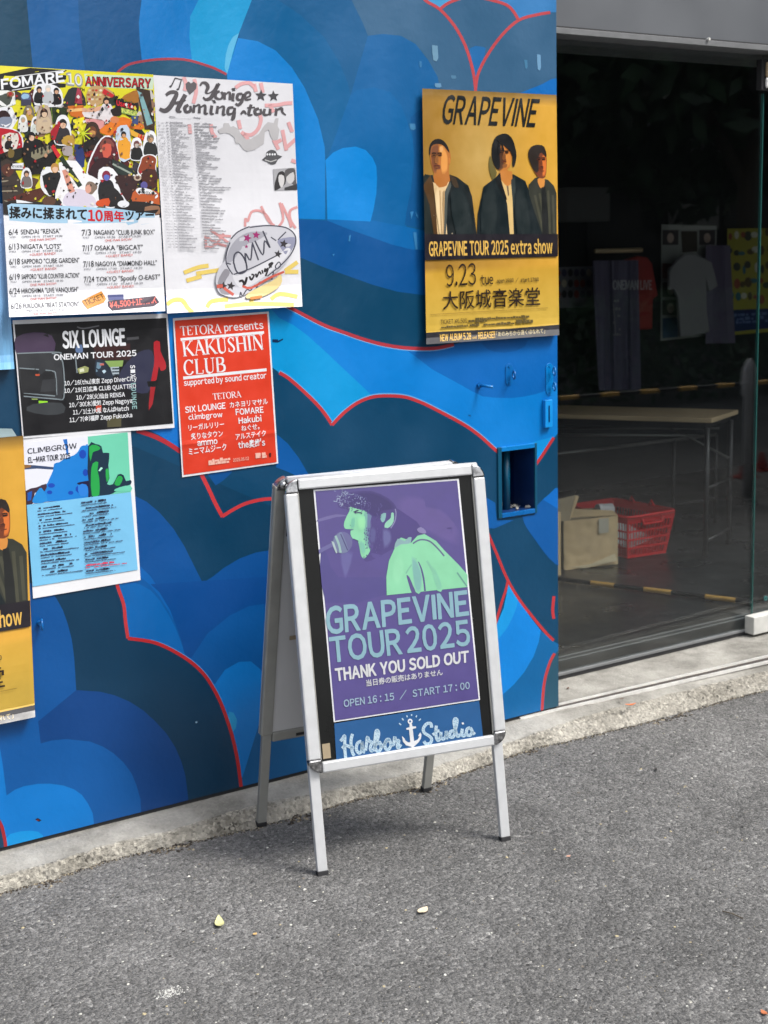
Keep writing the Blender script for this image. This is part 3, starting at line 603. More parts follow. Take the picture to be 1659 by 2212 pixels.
def fig(x, y, s, top, hair, skin=(205, 160, 130), out=None, pants=None, lean=0, arm=None):
    if out: F.poly([(x-s*.62, y-s*.6), (x, y-s*1.0), (x+s*.62, y-s*.6), (x+s*.95+lean, y+s*1.0), (x+s*.8+lean, y+s*2.3), (x-s*.8+lean, y+s*2.3), (x-s*.95, y+s*1.0)], out, zF, 3)
    F.poly([(x-s*.55, y+s*.55), (x, y+s*.42), (x+s*.55, y+s*.55), (x+s*.85+lean, y+s*1.3), (x+s*.72+lean, y+s*2.2), (x-s*.72+lean, y+s*2.2), (x-s*.85, y+s*1.3)], top, zF, 3)
    if pants: F.poly([(x-s*.4+lean, y+s*2.1), (x+s*.45+lean, y+s*2.1), (x+s*.5+lean, y+s*3.2), (x-s*.45+lean, y+s*3.2)], pants, zF)
    if arm: F.line([(x+s*.5, y+s*.8), (x+s*1.1, y+s*1.2), (x+s*1.4, y+s*.9)], s*.09, arm, zF)
    F.ell((x, y+s*.02), s*.46, s*.56, hair, zF, 14); F.ell((x+s*.04, y+s*.14), s*.32, s*.40, skin, zF, 12)
    F.poly([(x-s*.40, y+s*.05), (x-s*.3, y-s*.3), (x+s*.1, y-s*.42), (x+s*.42, y-s*.1), (x+s*.3, y-s*.02), (x, y-s*.12)], hair, zF, 2)
for k in range(150):
    x = cr.uniform(0, 1590); y = cr.uniform(330+x*.02, 1480); c = cr.choice([(30, 28, 30), (44, 36, 32), (60, 48, 40), (24, 26, 30), (96, 70, 52), (150, 116, 90), (206, 200, 196), (80, 20, 26), (40, 52, 44), (226, 218, 40), (56, 52, 60)])
    F.poly([(x+cr.uniform(25, 75)*math.cos(a)*(1+.3*math.sin(k)), y+cr.uniform(25, 80)*math.sin(a)) for a in (0, .9, 1.8, 2.6, 3.4, 4.2, 5.2)], c, zF, lift=k % 10 == 0)
F.z += .000012
F.poly([(640, 440), (700, 290), (780, 270), (830, 300), (880, 450), (700, 470)], (40, 44, 46), zF, 2); F.poly([(790, 270), (830, 300), (840, 440), (760, 430)], (170, 60, 80), zF)
F.poly([(1390, 270), (1530, 300), (1580, 700), (1480, 700)], (58, 40, 30), zF); F.poly([(1400, 300), (1450, 330), (1560, 640), (1500, 660)], (130, 175, 180), zF)
F.poly([(1240, 380), (1330, 320), (1400, 300), (1420, 400), (1370, 430)], (172, 112, 40), zF, 2)
F.poly([(885, 400), (900, 290), (980, 250), (1100, 280), (1170, 350), (1110, 380), (980, 470)], (196, 160, 110), zF, 2)
for i in range(16): F.ell((910+(i % 5)*40+cr.uniform(-9, 9), 300+(i//5)*45), 15, 12, [(220, 200, 150), (160, 90, 50), (200, 60, 50), (240, 230, 210)][i % 4], zF, 8, lift=i % 8 == 0)
F.poly([(1060, 280), (1170, 350), (1140, 375), (1040, 330)], (200, 40, 50), zF)
F.poly([(-40, 300), (80, 300), (150, 320), (160, 440), (60, 480), (-40, 470)], (235, 238, 235), zF); F.poly([(-40, 370), (60, 330), (130, 330), (100, 440), (20, 470), (-40, 440)], (70, 78, 70), zF, 2); F.ell((105, 340), 40, 30, (150, 100, 70), zF)
F.poly([(-40, 480), (120, 470), (180, 600), (120, 700), (-40, 680)], WH, zF)
blob(262, 385, 52, 70, (80, 90, 130)); blob(262, 360, 36, 28, (150, 190, 220)); F.poly([(215, 395), (320, 395), (320, 455), (215, 455)], (60, 60, 80), zF)
F.poly([(355, 450), (350, 280), (400, 235), (520, 235), (620, 290), (640, 380), (620, 465)], WH, zF, 2)
fig(400, 290, 62, K, K); fig(575, 305, 62, K, K); fig(490, 280, 66, (188, 192, 196), (210, 210, 205), (240, 215, 195))
F.poly([(510, 470), (680, 480), (700, 640), (520, 640)], (32, 50, 24), zF)
for i in range(6): F.line([(525+i*28, 480), (540+((i*37) % 120), 635)], .8, (150, 190, 60), zF, lift=False)
F.poly([(690, 460), (850, 450), (870, 600), (720, 560)], (208, 110, 30), zF); F.poly([(700, 490), (840, 480), (850, 510), (720, 520)], (240, 190, 120), zF)
F.poly([(860, 490), (1040, 470), (1130, 440), (1160, 560), (1100, 640), (1040, 600), (860, 570)], (228, 220, 222), zF, 2)
F.line([(840, 500), (960, 500), (1060, 470)], 9, (222, 170, 140), zF); fig(1085, 405, 70, (232, 226, 228), (36, 26, 22), (220, 170, 140))
F.poly([(870, 590), (1060, 610), (1040, 700), (900, 650)], (216, 150, 150), zF, 2)
F.poly([(1020, 700), (1130, 620), (1260, 570), (1460, 650), (1440, 700), (1260, 690), (1170, 770), (1040, 740)], (226, 120, 28), zF, 2); blob(1190, 520, 60, 52, (30, 22, 20)); F.ell((1170, 600), 46, 36, (214, 130, 80), zF)
F.poly([(1175, 390), (1400, 440), (1400, 520), (1180, 470)], K, zF); F.text('Use the', (1190, 450), (1390, 500), (1190, 400), (216, 30, 44), zF, .04)
F.poly([(1235, 475), (1400, 510), (1395, 570), (1240, 530)], (150, 180, 90), zF); F.text('FORCE', (1245, 522), (1385, 555), (1245, 486), (235, 240, 120), zF, .04); F.poly([(1340, 560), (1410, 560), (1410, 650), (1350, 640)], (60, 80, 130), zF)
F.poly([(745, 600), (860, 570), (850, 660), (900, 650), (790, 770), (800, 680), (750, 690)], (238, 226, 50), zF)
blob(30, 560, 75, 50, (40, 12, 16)); F.poly([(-40, 590), (110, 570), (118, 640), (60, 690), (-40, 680)], (130, 140, 160), zF, 2)
F.poly([(5, 640), (60, 655), (115, 630), (60, 675)], WH, zF, 2)
F.poly([(-40, 700), (60, 680), (200, 720), (245, 860), (200, 950), (-40, 960)], WH, zF, 2); F.poly([(-40, 710), (60, 690), (190, 730), (228, 850), (190, 940), (-40, 945)], (184, 22, 40), zF, 2)
F.poly([(20, 760), (180, 740), (180, 860), (140, 930), (40, 930)], (226, 220, 210), zF, 2); fig(92, 790, 50, (30, 26, 28), (40, 30, 28))
F.poly([(-20, 960), (240, 880), (250, 960), (160, 1020), (-20, 1060)], (30, 30, 24), zF, 2); blob(110, 940, 34, 50, (120, 100, 50))
fig(295, 515, 66, (186, 150, 60), (200, 160, 80), out=(120, 110, 95)); fig(235, 600, 52, (226, 228, 224), (170, 168, 150), out=WH); fig(365, 620, 54, (206, 214, 206), (70, 60, 50), out=WH)
fig(450, 530, 86, (206, 184, 154), (50, 24, 20), (220, 190, 160), out=(190, 170, 150)); fig(640, 640, 92, (50, 46, 50), (30, 24, 24), (232, 190, 160), out=WH)
F.poly([(515, 720), (600, 610), (620, 640), (560, 810), (520, 800)], (170, 30, 44), zF); F.poly([(640, 780), (740, 760), (760, 860), (640, 850)], (190, 150, 60), zF, 2)
fig(940, 720, 100, (24, 20, 20), (110, 60, 34), (196, 140, 80), out=(60, 40, 30)); F.text('HARDMAN', (870, 985), (1000, 960), (868, 930), (170, 30, 30), zF, .02)
for k in range(9): F.line([(850, 740), (850+90*math.cos(k*.7), 740+90*math.sin(k*.7))], 2.2, (206, 220, 40), zF, lift=k % 4 == 0)
F.poly([(1180, 780), (1200, 680), (1260, 655), (1320, 690), (1330, 1000), (1200, 1000)], (196, 210, 228), zF, 2); fig(1262, 750, 60, (232, 160, 40), K, (200, 150, 110), pants=(40, 40, 44)); F.poly([(1205, 820), (1325, 820), (1340, 985), (1220, 985)], (232, 160, 40), zF, 2)
F.poly([(1320, 690), (1490, 780), (1490, 820), (1340, 760)], (226, 170, 50), zF); F.text('JAM', (1390, 790), (1490, 820), (1400, 740), (210, 40, 30), zF, .05)
fig(1395, 850, 70, (16, 16, 18), (110, 60, 60), (190, 180, 170), out=WH); fig(1535, 790, 80, (28, 30, 30), (120, 110, 100), (190, 150, 110), out=WH)
F.poly([(240, 860), (270, 800), (400, 800), (560, 930), (540, 1100), (330, 1160), (230, 1000)], (22, 20, 22), zF, 2); fig(320, 770, 88, K, K, (222, 184, 160), out=None)
F.poly([(320, 930), (500, 860), (540, 920), (360, 1010)], (140, 134, 110), zF, 2)
for i in range(5): F.ell((345+i*40, 930-i*12), 12, 26, (30, 28, 26), zF, 8, lift=i == 0)
fig(735, 1010, 90, (36, 44, 90), (180, 160, 160), (170, 150, 150)); F.poly([(640, 880), (730, 870), (740, 960), (650, 960)], (170, 160, 160), zF, 2); F.poly([(760, 850), (850, 900), (860, 1080), (780, 1060)], (30, 50, 110), zF, 2)
F.poly([(880, 1150), (940, 940), (1030, 790), (1110, 760), (1190, 820), (1240, 1060), (1400, 1180), (1250, 1220), (1010, 1260)], WH, zF, 2)
F.poly([(895, 1140), (955, 950), (1040, 800), (1110, 776), (1180, 830), (1230, 1060), (1270, 1160), (1010, 1250)], (90, 18, 30), zF, 2); blob(1090, 860, 66, 70, (130, 70, 60)); F.poly([(1045, 860), (1130, 850), (1130, 960), (1060, 990)], (206, 90, 70), zF, 2)
F.poly([(900, 1150), (1000, 1000), (1130, 1000), (1250, 1130), (1240, 1240), (1000, 1260)], (44, 12, 22), zF, 2)
F.poly([(-20, 1040), (160, 1030), (240, 1120), (210, 1520), (10, 1520)], (60, 50, 44), zF, 2)
for i in range(6): F.line([(10, 1180+i*50), (190, 1160+i*55)], 3, (150, 140, 120) if i % 2 else (40, 36, 34), zF, lift=False)
blob(80, 1120, 60, 60, (90, 50, 40)); F.poly([(115, 1050), (240, 1040), (240, 1105), (115, 1100)], WH, zF); F.text('NOT A BAD IDEA!', (125, 1088), (230, 1088), (125, 1066), (70, 70, 70), zF, .02)
F.poly([(160, 1120), (240, 1120), (330, 1330), (420, 1180), (430, 1330), (300, 1400)], (220, 214, 40), zF)
fig(270, 1150, 62, (120, 112, 110), (70, 50, 44), out=WH); F.poly([(60, 1420), (430, 1290), (480, 1340), (300, 1470)], (84, 40, 26), zF, 2)
F.poly([(410, 1190), (440, 1100), (520, 1080), (620, 1140), (620, 1340), (500, 1380), (420, 1300)], WH, zF, 2); fig(560, 1090, 92, (26, 28, 30), (190, 140, 70), (230, 190, 160)); F.poly([(430, 1170), (600, 1150), (600, 1350), (500, 1370)], (22, 24, 26), zF, 2)
F.poly([(560, 1500), (620, 1180), (600, 1040), (780, 1020), (870, 1150), (1000, 1210), (1010, 1420), (980, 1500)], (238, 238, 240), zF, 2)
F.poly([(640, 1420), (720, 1320), (880, 1320), (1000, 1480), (700, 1490)], (214, 206, 222), zF, 2); blob(925, 1290, 64, 68, (130, 110, 96)); F.poly([(868, 1290), (920, 1260), (930, 1330), (885, 1350)], (216, 160, 140), zF, 2)
F.line([(660, 1110), (700, 1240), (740, 1340)], 12, (216, 150, 130), zF); F.line([(620, 980), (730, 1140), (820, 1280)], 10, (30, 50, 34), zF); F.poly([(520, 880), (545, 850), (620, 960), (590, 1000)], (206, 40, 50), zF)
F.line([(640, 1060), (740, 1100)], 4, K, zF); F.line([(700, 1150), (800, 1230)], 5, (210, 200, 60), zF)
F.poly([(1000, 1240), (1010, 1110), (1110, 1080), (1200, 1160), (1290, 1400), (1260, 1490), (1000, 1480)], WH, zF, 2); fig(1085, 1170, 96, (26, 26, 34), (130, 30, 60), (90, 110, 190)); F.poly([(1030, 1280), (1140, 1270), (1260, 1400), (1240, 1480), (1020, 1470)], (30, 28, 30), zF, 2); F.poly([(990, 1430), (1110, 1400), (1110, 1480), (990, 1480)], (210, 80, 30), zF, 2)
F.poly([(1140, 1000), (1340, 1100), (1350, 1180), (1200, 1150)], (30, 44, 40), zF, 2); F.line([(1150, 1050), (1340, 1150)], 4, (150, 160, 150), zF); F.poly([(1180, 1170), (1400, 1180), (1390, 1300), (1300, 1440), (1200, 1250)], (50, 22, 24), zF, 2); F.ell((1405, 1190), 40, 34, (190, 170, 150), zF); F.ell((1405, 1190), 22, 18, (90, 60, 50), zF)
blob(1510, 1080, 95, 110, (140, 60, 26), line=WH); F.poly([(1440, 1130), (1590, 1110), (1600, 1290), (1480, 1290)], (70, 30, 20), zF, 2); F.ell((1470, 1270), 36, 40, (90, 84, 150), zF)
F.poly([(1340, 1400), (1400, 1300), (1620, 1340), (1625, 1470), (1360, 1460)], (190, 90, 40), zF, 2); F.ell((1500, 1350), 118, 46, WH, zF, 18, .3); F.text('SEVENTY', (1415, 1340), (1590, 1390), (1425, 1310), (90, 90, 90), zF, .02)
F.poly([(0, 1500), (60, 1440), (190, 1420), (420, 1440), (600, 1400), (640, 1500), (640, 1560), (0, 1560)], (40, 34, 32), zF, 2); F.poly([(165, 1415), (260, 1430), (340, 1450), (170, 1450)], WH, zF); F.ell((500, 1430), 70, 50, (90, 60, 44), zF)
F.poly([(1180, 1480), (1330, 1430), (1640, 1470), (1640, 1600), (1200, 1560)], (34, 28, 28), zF, 2); F.poly([(1480, 1490), (1620, 1480), (1630, 1560), (1500, 1570)], (150, 110, 84), zF, 2); F.ell((1260, 1460), 60, 36, WH, zF)
# lower half
for k in range(330):
    x = cr.uniform(10, 1590); y = cr.uniform(310+x*.02, 1490); c = cr.choice([(20, 18, 20), (50, 40, 36), (120, 84, 62), (196, 150, 118), (226, 222, 218), (30, 30, 36), (84, 60, 44), (170, 30, 40), (70, 66, 70), (214, 206, 60)]); r_ = cr.uniform(4, 17)
    F.poly([(x+r_*cr.uniform(.5, 1.4)*math.cos(a), y+r_*cr.uniform(.5, 1.8)*math.sin(a)) for a in (0, 1.2, 2.4, 3.5, 4.9)], c, zF, lift=k % 15 == 0)
F.z += .000012
F.poly([(30, 165), (520, 190), (1100, 235), (1530, 160), (1580, 1040), (1560, 1200), (60, 1240), (20, 600)], (238, 239, 244), zF2)
F.poly([(70, 70), (110, 52), (540, 70), (1100, 100), (1490, 150), (1480, 235), (1360, 255), (1330, 232), (1230, 262), (1210, 235), (800, 243), (440, 240), (90, 215)], (168, 206, 232), zF2)
F.text('揉みに揉まれて', (92, 192), (832, 212), (92, 80), K, zF2, .045, ink=True); F.text('10', (848, 218), (985, 222), (846, 112), (206, 28, 40), zF2, .05, ink=True); F.text('周年', (1000, 222), (1195, 228), (990, 118), (206, 28, 40), zF2, .035, ink=True); F.text('ツアー', (1205, 215), (1478, 205), (1205, 128), K, zF2, .045, ink=True)
rows = [('6/4', 'SENDAI "RENSA"', 85, 358, 585, 330, 'WED', 'OPEN 18:15   START 19:00', 1), ('6/13', 'NIIGATA "LOTS"', 85, 498, 590, 478, 'FRI', 'OPEN 17:45   START 18:30', 0), ('6/18', 'SAPPORO "CUBE GARDEN"', 92, 642, 765, 610, 'WED', 'OPEN 18:00   START 18:30', 0), ('6/19', 'SAPPORO "KLUB COUNTER ACTION"', 92, 788, 765, 755, 'THU', 'OPEN 18:00   START 18:30', 1), ('6/24', 'HIROSHIMA "LIVE VANQUISH"', 92, 925, 755, 890, 'TUE', 'OPEN 18:15   START 19:00', 1), ('6/26', 'FUKUOKA "BEAT STATION"', 108, 1068, 762, 1030, 'THU', 'OPEN 18:15   START 19:00', 1),
        ('7/3', 'NAGANO "CLUB JUNK BOX"', 788, 362, 1490, 340, 'THU', 'OPEN 18:30   START 19:00', 1), ('7/17', 'OSAKA "BIGCAT"', 795, 512, 1375, 485, 'THU', 'OPEN 17:30   START 18:30', 0), ('7/18', 'NAGOYA "DIAMOND HALL"', 803, 665, 1510, 635, 'FRI', 'OPEN 17:30   START 18:30', 0), ('7/24', 'TOKYO "Spotify O-EAST"', 808, 812, 1540, 770, 'THU', 'OPEN 17:30   START 18:30', 0)]
for i, (d, t, x, y, x2, y2, dd, op, sh) in enumerate(rows):
    c = (70, 70, 78) if i == 5 else (26, 26, 34)
    F.text(d, (x, y), (x+88+(12 if len(d) > 3 else 0), y-6), (x-3, y-58), c, zF2, .0, ink=True, hand=True); F.text(t, (x+118, y-10), (x2, y2+8), (x+114, y-58), c, zF2, .004, hand=True)
    F.text(dd, (x+8, y+27), (x+66, y+24), (x+7, y+9), (130, 130, 140), zF2, hand=True); F.text(op, (x+124, y+25), (x+515 if x < 700 else x+565, y+14), (x+123, y+5), (110, 110, 120), zF2, hand=True)
    F.text('ONE MAN SHOW!' if sh else '+GUEST BAND!', (x+200+(0 if x < 700 else 22), y+58), (x+450+(0 if x < 700 else 30), y+44), (x+198+(0 if x < 700 else 22), y+34), (222, 92, 86), zF2, hand=True)
F.poly([(785, 985), (975, 893), (1020, 965), (1000, 1000), (840, 1066), (800, 1010)], (222, 150, 62), zF2); F.text('TICKET', (825, 1035), (1010, 965), (800, 985), (60, 36, 20), zF2, .01, ink=True)
F.poly([(1035, 930), (1185, 925), (1190, 975), (1045, 980)], (84, 90, 140), zF2); F.poly([(1035, 990), (1490, 940), (1530, 1000), (1480, 1035), (1080, 1078), (1040, 1040)], (60, 40, 60), zF2)
F.text('¥4,500+1DRINK', (1055, 1055), (1505, 1005), (1050, 1000), (232, 112, 100), zF2, .03)
def hF(u, v): return .028*max(0, (v-.90)/.10)**2+.0025*math.sin(v*9+u*3)+.003+.004*max(0, (u-.93)/.07)*(v < .95)
poster('wall_poster', F, QF, hF, 'crowded cut-out collage poster above a handwritten white list of tour dates', 'poster', 'posters pasted on the blue wall', colf=lambda u, v: (228, 230, 235), base=.0085, nv=30)
# ---- pale tour list with grey script title
Y = Art(QY, .00002, .94)
G1 = (70, 68, 72)
for L in ([(370, 60), (395, 130), (380, 200)], [(480, 80), (500, 200), (470, 330)], [(900, 170), (960, 130), (1040, 120), (1090, 160)], [(1090, 130), (1110, 210)], [(1160, 120), (1180, 220)], [(1200, 350), (1330, 345), (1400, 330), (1480, 325)], [(1250, 340), (1290, 420)], [(930, 500), (950, 590)], [(975, 640), (1060, 650), (1130, 590), (1160, 500), (1150, 450)], [(960, 620), (1010, 670), (1050, 745)], [(430, 540), (440, 640)], [(650, 540), (660, 620), (700, 680)], [(1290, 700), (1340, 800)], [(1300, 740), (1370, 700)], [(1380, 600), (1420, 810)], [(1440, 520), (1480, 620)], [(1420, 780), (1520, 690)], [(1470, 910), (1530, 930)]): Y.line(L, 8, (226, 170, 172), zY, 4, lift=False)
for L in ([(930, 320), (935, 230), (960, 260), (1000, 160), (1080, 140), (1160, 180), (1230, 290)], [(1110, 90), (1190, 250), (1260, 310)], [(1320, 50), (1360, 230), (1300, 330)], [(1340, 60), (1420, 230), (1450, 330)], [(1520, 100), (1440, 140), (1440, 240), (1500, 340)], [(535, 355), (600, 400), (740, 500)], [(480, 430), (620, 510), (720, 540)], [(480, 560), (600, 520), (690, 400)], [(485, 425), (490, 560)], [(620, 420), (770, 430)]): Y.line(L, 5.5, (222, 160, 160), zY2, 4, lift=False)
for L in ([(240, 840), (400, 780), (520, 760)], [(380, 850), (640, 810)], [(270, 930), (440, 880)], [(50, 1200), (120, 1150), (220, 1150), (280, 1230), (340, 1290)], [(500, 1230), (560, 1160), (740, 1140)], [(1220, 1140), (1320, 1080), (1520, 1110)], [(1380, 820), (1520, 720)], [(1380, 830), (1530, 830)], [(700, 1220), (1000, 1190), (1480, 1200)], [(1000, 1180), (1030, 1120), (1230, 1000)]): Y.line(L, 9, (238, 210, 110), zY2, 4, lift=False)
Y.z += .000012
# title: thick grey brush script
def script(paths, F_, k, col, art, jit=0):
    for p in paths: art.line([(x, y, w) for x, y, w in p], 1, col, F_, 5, lift=False, k=k)
    art.z += .000012
kk = 1/1.0
T1 = [[(540, 150, 10), (560, 120, 14), (600, 125, 20), (620, 165, 22), (600, 215, 14), (630, 225, 8), (680, 190, 10), (720, 135, 22)], [(735, 125, 18), (690, 200, 24), (650, 270, 24), (600, 290, 16), (570, 265, 10)],
      [(740, 205, 14), (700, 225, 20), (700, 270, 18), (745, 285, 12), (775, 250, 18), (755, 210, 14)], [(790, 215, 14), (790, 290, 16)], [(795, 245, 8), (830, 215, 12), (845, 235, 16), (840, 295, 14)], [(880, 225, 18), (872, 290, 18), (890, 300, 8)],
      [(970, 230, 14), (925, 240, 18), (920, 285, 18), (960, 290, 12), (980, 235, 14)], [(985, 230, 14), (965, 310, 20), (930, 345, 18), (900, 330, 12)], [(1000, 275, 10), (1050, 250, 12), (1040, 215, 14), (1000, 235, 18), (1005, 290, 16), (1060, 285, 8)]]
T2 = [[(190, 245, 18), (240, 215, 22), (300, 225, 22), (270, 300, 28), (230, 370, 30), (180, 405, 28), (125, 385, 18)], [(390, 240, 26), (340, 330, 28), (310, 400, 26), (350, 415, 10)], [(230, 330, 14), (330, 320, 20), (390, 290, 14)],
      [(420, 345, 16), (385, 370, 22), (395, 415, 18), (440, 405, 18), (440, 355, 14)], [(480, 345, 16), (470, 425, 18)], [(480, 370, 8), (530, 345, 14), (530, 430, 18)], [(535, 375, 8), (590, 350, 14), (590, 430, 18), (620, 430, 8)],
      [(660, 350, 18), (650, 430, 18), (680, 435, 8)], [(720, 355, 16), (710, 435, 18)], [(720, 385, 8), (780, 360, 14), (775, 440, 18), (800, 440, 8)], [(880, 370, 14), (830, 380, 18), (825, 435, 18), (870, 430, 12), (895, 375, 16)], [(895, 375, 14), (880, 470, 24), (860, 500, 14)],
      [(955, 440, 12), (985, 410, 16), (1010, 440, 10)], [(1060, 340, 18), (1035, 440, 18), (1075, 445, 8)], [(1020, 375, 10), (1100, 370, 10)], [(1140, 380, 16), (1100, 400, 20), (1110, 440, 18), (1160, 430, 16), (1155, 385, 14)],
      [(1200, 385, 16), (1190, 440, 18), (1240, 440, 10), (1255, 385, 16)], [(1255, 385, 16), (1250, 450, 18)], [(1320, 380, 18), (1310, 455, 16)], [(1320, 400, 10), (1370, 380, 18), (1380, 420, 14), (1415, 450, 8)]]
for T_ in (T1, T2):
    script(T_, zY, .36, (84, 80, 84), Y)
Y.poly([(860, 175), (895, 170), (900, 200), (870, 205)], G1, zY); Y.poly([(655, 290), (690, 295), (705, 325), (680, 330)], G1, zY)
def star(art, cx, cy, r, F_, c, rot=-.3, lift=True): art.poly([(cx+(r if k % 2 == 0 else r*.45)*math.sin(rot+k*math.pi/5), cy-(r if k % 2 == 0 else r*.45)*math.cos(rot+k*math.pi/5)) for k in range(10)], c, F_, lift=lift)
star(Y, 1160, 250, 62, zY, G1, .05); star(Y, 1288, 255, 60, zY, G1, -.05, False)
Y.poly([(390, 130), (420, 105), (445, 125), (475, 108), (505, 130), (500, 180), (435, 240), (395, 180)], (96, 92, 96), zY)
Y.line([(245, 155), (285, 70), (350, 85), (320, 185)], 3, G1, zY); Y.ell((238, 155), 14, 10, G1, zY, 8); Y.ell((312, 185), 14, 10, G1, zY, 8, lift=False)
MAP = [[(720, 600), (780, 570), (780, 530), (830, 530), (850, 570), (880, 560), (930, 590), (960, 650), (1010, 700), (1060, 690), (1140, 640), (1190, 560), (1230, 520), (1290, 530), (1310, 480), (1340, 480), (1330, 560), (1350, 600), (1330, 700), (1290, 710), (1260, 670), (1240, 600), (1200, 620), (1190, 740), (1130, 780), (1100, 800), (1020, 820), (980, 800), (940, 740), (900, 740), (890, 680), (840, 640), (790, 630), (740, 640)]]
for m_ in MAP: Y.poly(m_, (192, 190, 192), zY)
Y.poly([(1170, 905), (1210, 870), (1215, 830), (1260, 803), (1310, 815), (1330, 855), (1378, 870), (1335, 900), (1310, 945), (1260, 952), (1220, 925)], (88, 88, 92), zY, 2); Y.line([(1200, 905), (1260, 925), (1320, 905)], 2, (200, 200, 200), zY)
for x in (1225, 1250, 1278, 1302): Y.ell((x, 850), 10, 12, WH, zY, 8, lift=False)
Y.poly([(1283, 1000), (1510, 985), (1530, 1212), (1297, 1220)], (172, 172, 176), zY); Y.poly([(1315, 1100), (1335, 1040), (1380, 1020), (1410, 1060), (1410, 1150), (1330, 1210), (1300, 1215), (1300, 1150)], (52, 50, 52), zY, 2); Y.poly([(1345, 1060), (1395, 1070), (1395, 1150), (1365, 1190), (1340, 1120)], (214, 212, 212), zY, 2)
Y.poly([(1405, 1080), (1410, 1010), (1470, 990), (1510, 1010), (1515, 1090), (1525, 1190), (1480, 1150)], (92, 90, 92), zY, 2); Y.poly([(1420, 1080), (1490, 1030), (1500, 1110), (1460, 1150), (1430, 1130)], (206, 204, 204), zY, 2); Y.poly([(1400, 1190), (1530, 1150), (1530, 1212), (1400, 1216)], (60, 60, 62), zY)
for i in range(46):
    if i == 1: continue
    x = 98+i*2.15+(8 if i > 20 else 0); y = 468+i*29.6
    w1 = 60+((i*37) % 130); w2 = 70+((i*53) % 190)+(120 if i in (8, 22, 24, 33) else 0); L = (150, 150, 156)
    if i > 1: Y.greek((x+8, y), (x+72, y+3), 2.6, (200, 200, 204), zY, i); Y.greek((x+88, y), (x+112, y+2), 2.6, (160, 160, 166), zY, i, 1)
    Y.greek((x+128, y+2), (x+128+w1, y+7), 3.2, (166, 166, 172), zY, i+50, .95, 1.05); Y.greek((x+128, y+8), (x+350, y+18), .8, (216, 216, 220), zY, i, 1, 1)
    Y.greek((x+375, y+10), (x+375+w2, y+18), 3.4, (160, 160, 166), zY, i+90, .95, 1.05)
# the round metallic badge drawn at the lower right
Y.poly([(600, 900), (640, 780), (700, 700), (740, 520), (820, 400), (960, 320), (1180, 300), (1380, 330), (1490, 400), (1500, 500), (1460, 620), (1380, 740), (1220, 880), (1000, 1050), (820, 1120), (660, 1080), (610, 1000)], (206, 206, 214), zY2, 3)
Y.poly([(760, 560), (860, 440), (1000, 380), (1180, 390), (1100, 460), (900, 560), (800, 700), (720, 720)], (170, 170, 180), zY2, 3); Y.poly([(620, 950), (700, 800), (760, 840), (700, 960), (760, 1080), (660, 1070)], (150, 148, 156), zY2, 3); Y.poly([(1300, 470), (1490, 440), (1480, 540), (1400, 640), (1330, 560)], (150, 152, 176), zY2, 3)
Y.poly([(790, 870), (900, 860), (1300, 640), (1400, 560), (1440, 600), (1300, 760), (1000, 980), (860, 1000)], (228, 228, 234), zY2, 3); Y.poly([(980, 1060), (1240, 930), (1330, 860), (1330, 980), (1150, 1100), (950, 1130)], (236, 214, 150), zY2, 3)
OL = [[(760, 500), (720, 620), (720, 740), (790, 860)], [(800, 740), (810, 640), (860, 610), (920, 680), (950, 800), (880, 850), (830, 820), (800, 720)], [(950, 790), (930, 620), (990, 700), (1010, 520)], [(1010, 500), (1080, 700)], [(1040, 480), (1130, 640), (1150, 480), (1210, 560), (1130, 370)], [(1220, 440), (1280, 480)], [(1300, 470), (1390, 380)], [(770, 460), (850, 380), (980, 320)], [(980, 330), (1180, 310), (1380, 330), (1480, 400), (1500, 500), (1440, 640), (1300, 790)], [(710, 730), (770, 745)], [(800, 860), (1000, 790), (1300, 640)], [(870, 1110), (880, 1060), (900, 1100), (950, 1030), (990, 1040), (1040, 980), (1060, 1010), (1090, 950), (1150, 940)], [(1180, 880), (1280, 800)], [(1250, 830), (1230, 920)], [(1290, 800), (1330, 760), (1310, 720), (1270, 770), (1290, 800)]]
for i, L in enumerate(OL): Y.line(L, 2.6 if i not in (1, 2, 3, 4) else 3.4, (70, 70, 84), zY2, 4, lift=i % 5 == 0)
script([[(860, 940, 14), (900, 930, 18), (920, 960, 14), (950, 900, 14)], [(950, 890, 16), (930, 960, 18), (900, 985, 10)], [(980, 880, 14), (1000, 920, 14), (1030, 870, 12), (1000, 860, 14)], [(1050, 850, 14), (1060, 890, 12), (1090, 830, 12), (1110, 860, 12)], [(1120, 810, 12), (1130, 850, 12)], [(1160, 790, 14), (1150, 830, 14), (1190, 790, 12), (1160, 880, 14)], [(1200, 790, 12), (1240, 730, 14), (1200, 750, 14), (1230, 780, 10)]], zY2, .30, (48, 44, 48), Y)
for x, y, r in ((680, 990, 52), (770, 990, 52), (1365, 515, 52), (1300, 630, 48)): star(Y, x, y, r, zY2, (58, 54, 58), .2)
star(Y, 955, 450, 52, zY2, (160, 40, 110), .3); star(Y, 1055, 415, 48, zY2, (160, 40, 110), .1, False); star(Y, 945, 545, 24, zY2, (160, 40, 110), 0, False)
Y.line([(610, 995), (680, 990)], 8, (206, 96, 80), zY2); Y.line([(690, 1010), (800, 1090)], 6, (206, 96, 80), zY2); Y.line([(900, 990), (1000, 1010), (1200, 900), (1370, 830)], 5, (206, 96, 80), zY2, 3); Y.line([(990, 1130), (1120, 1110)], 6, (220, 130, 50), zY2)
def hY(u, v): return .026*max(0, (v-.88)/.12)**2+.002*math.sin(v*11)+.0015*math.sin(u*8+v*5)+.003
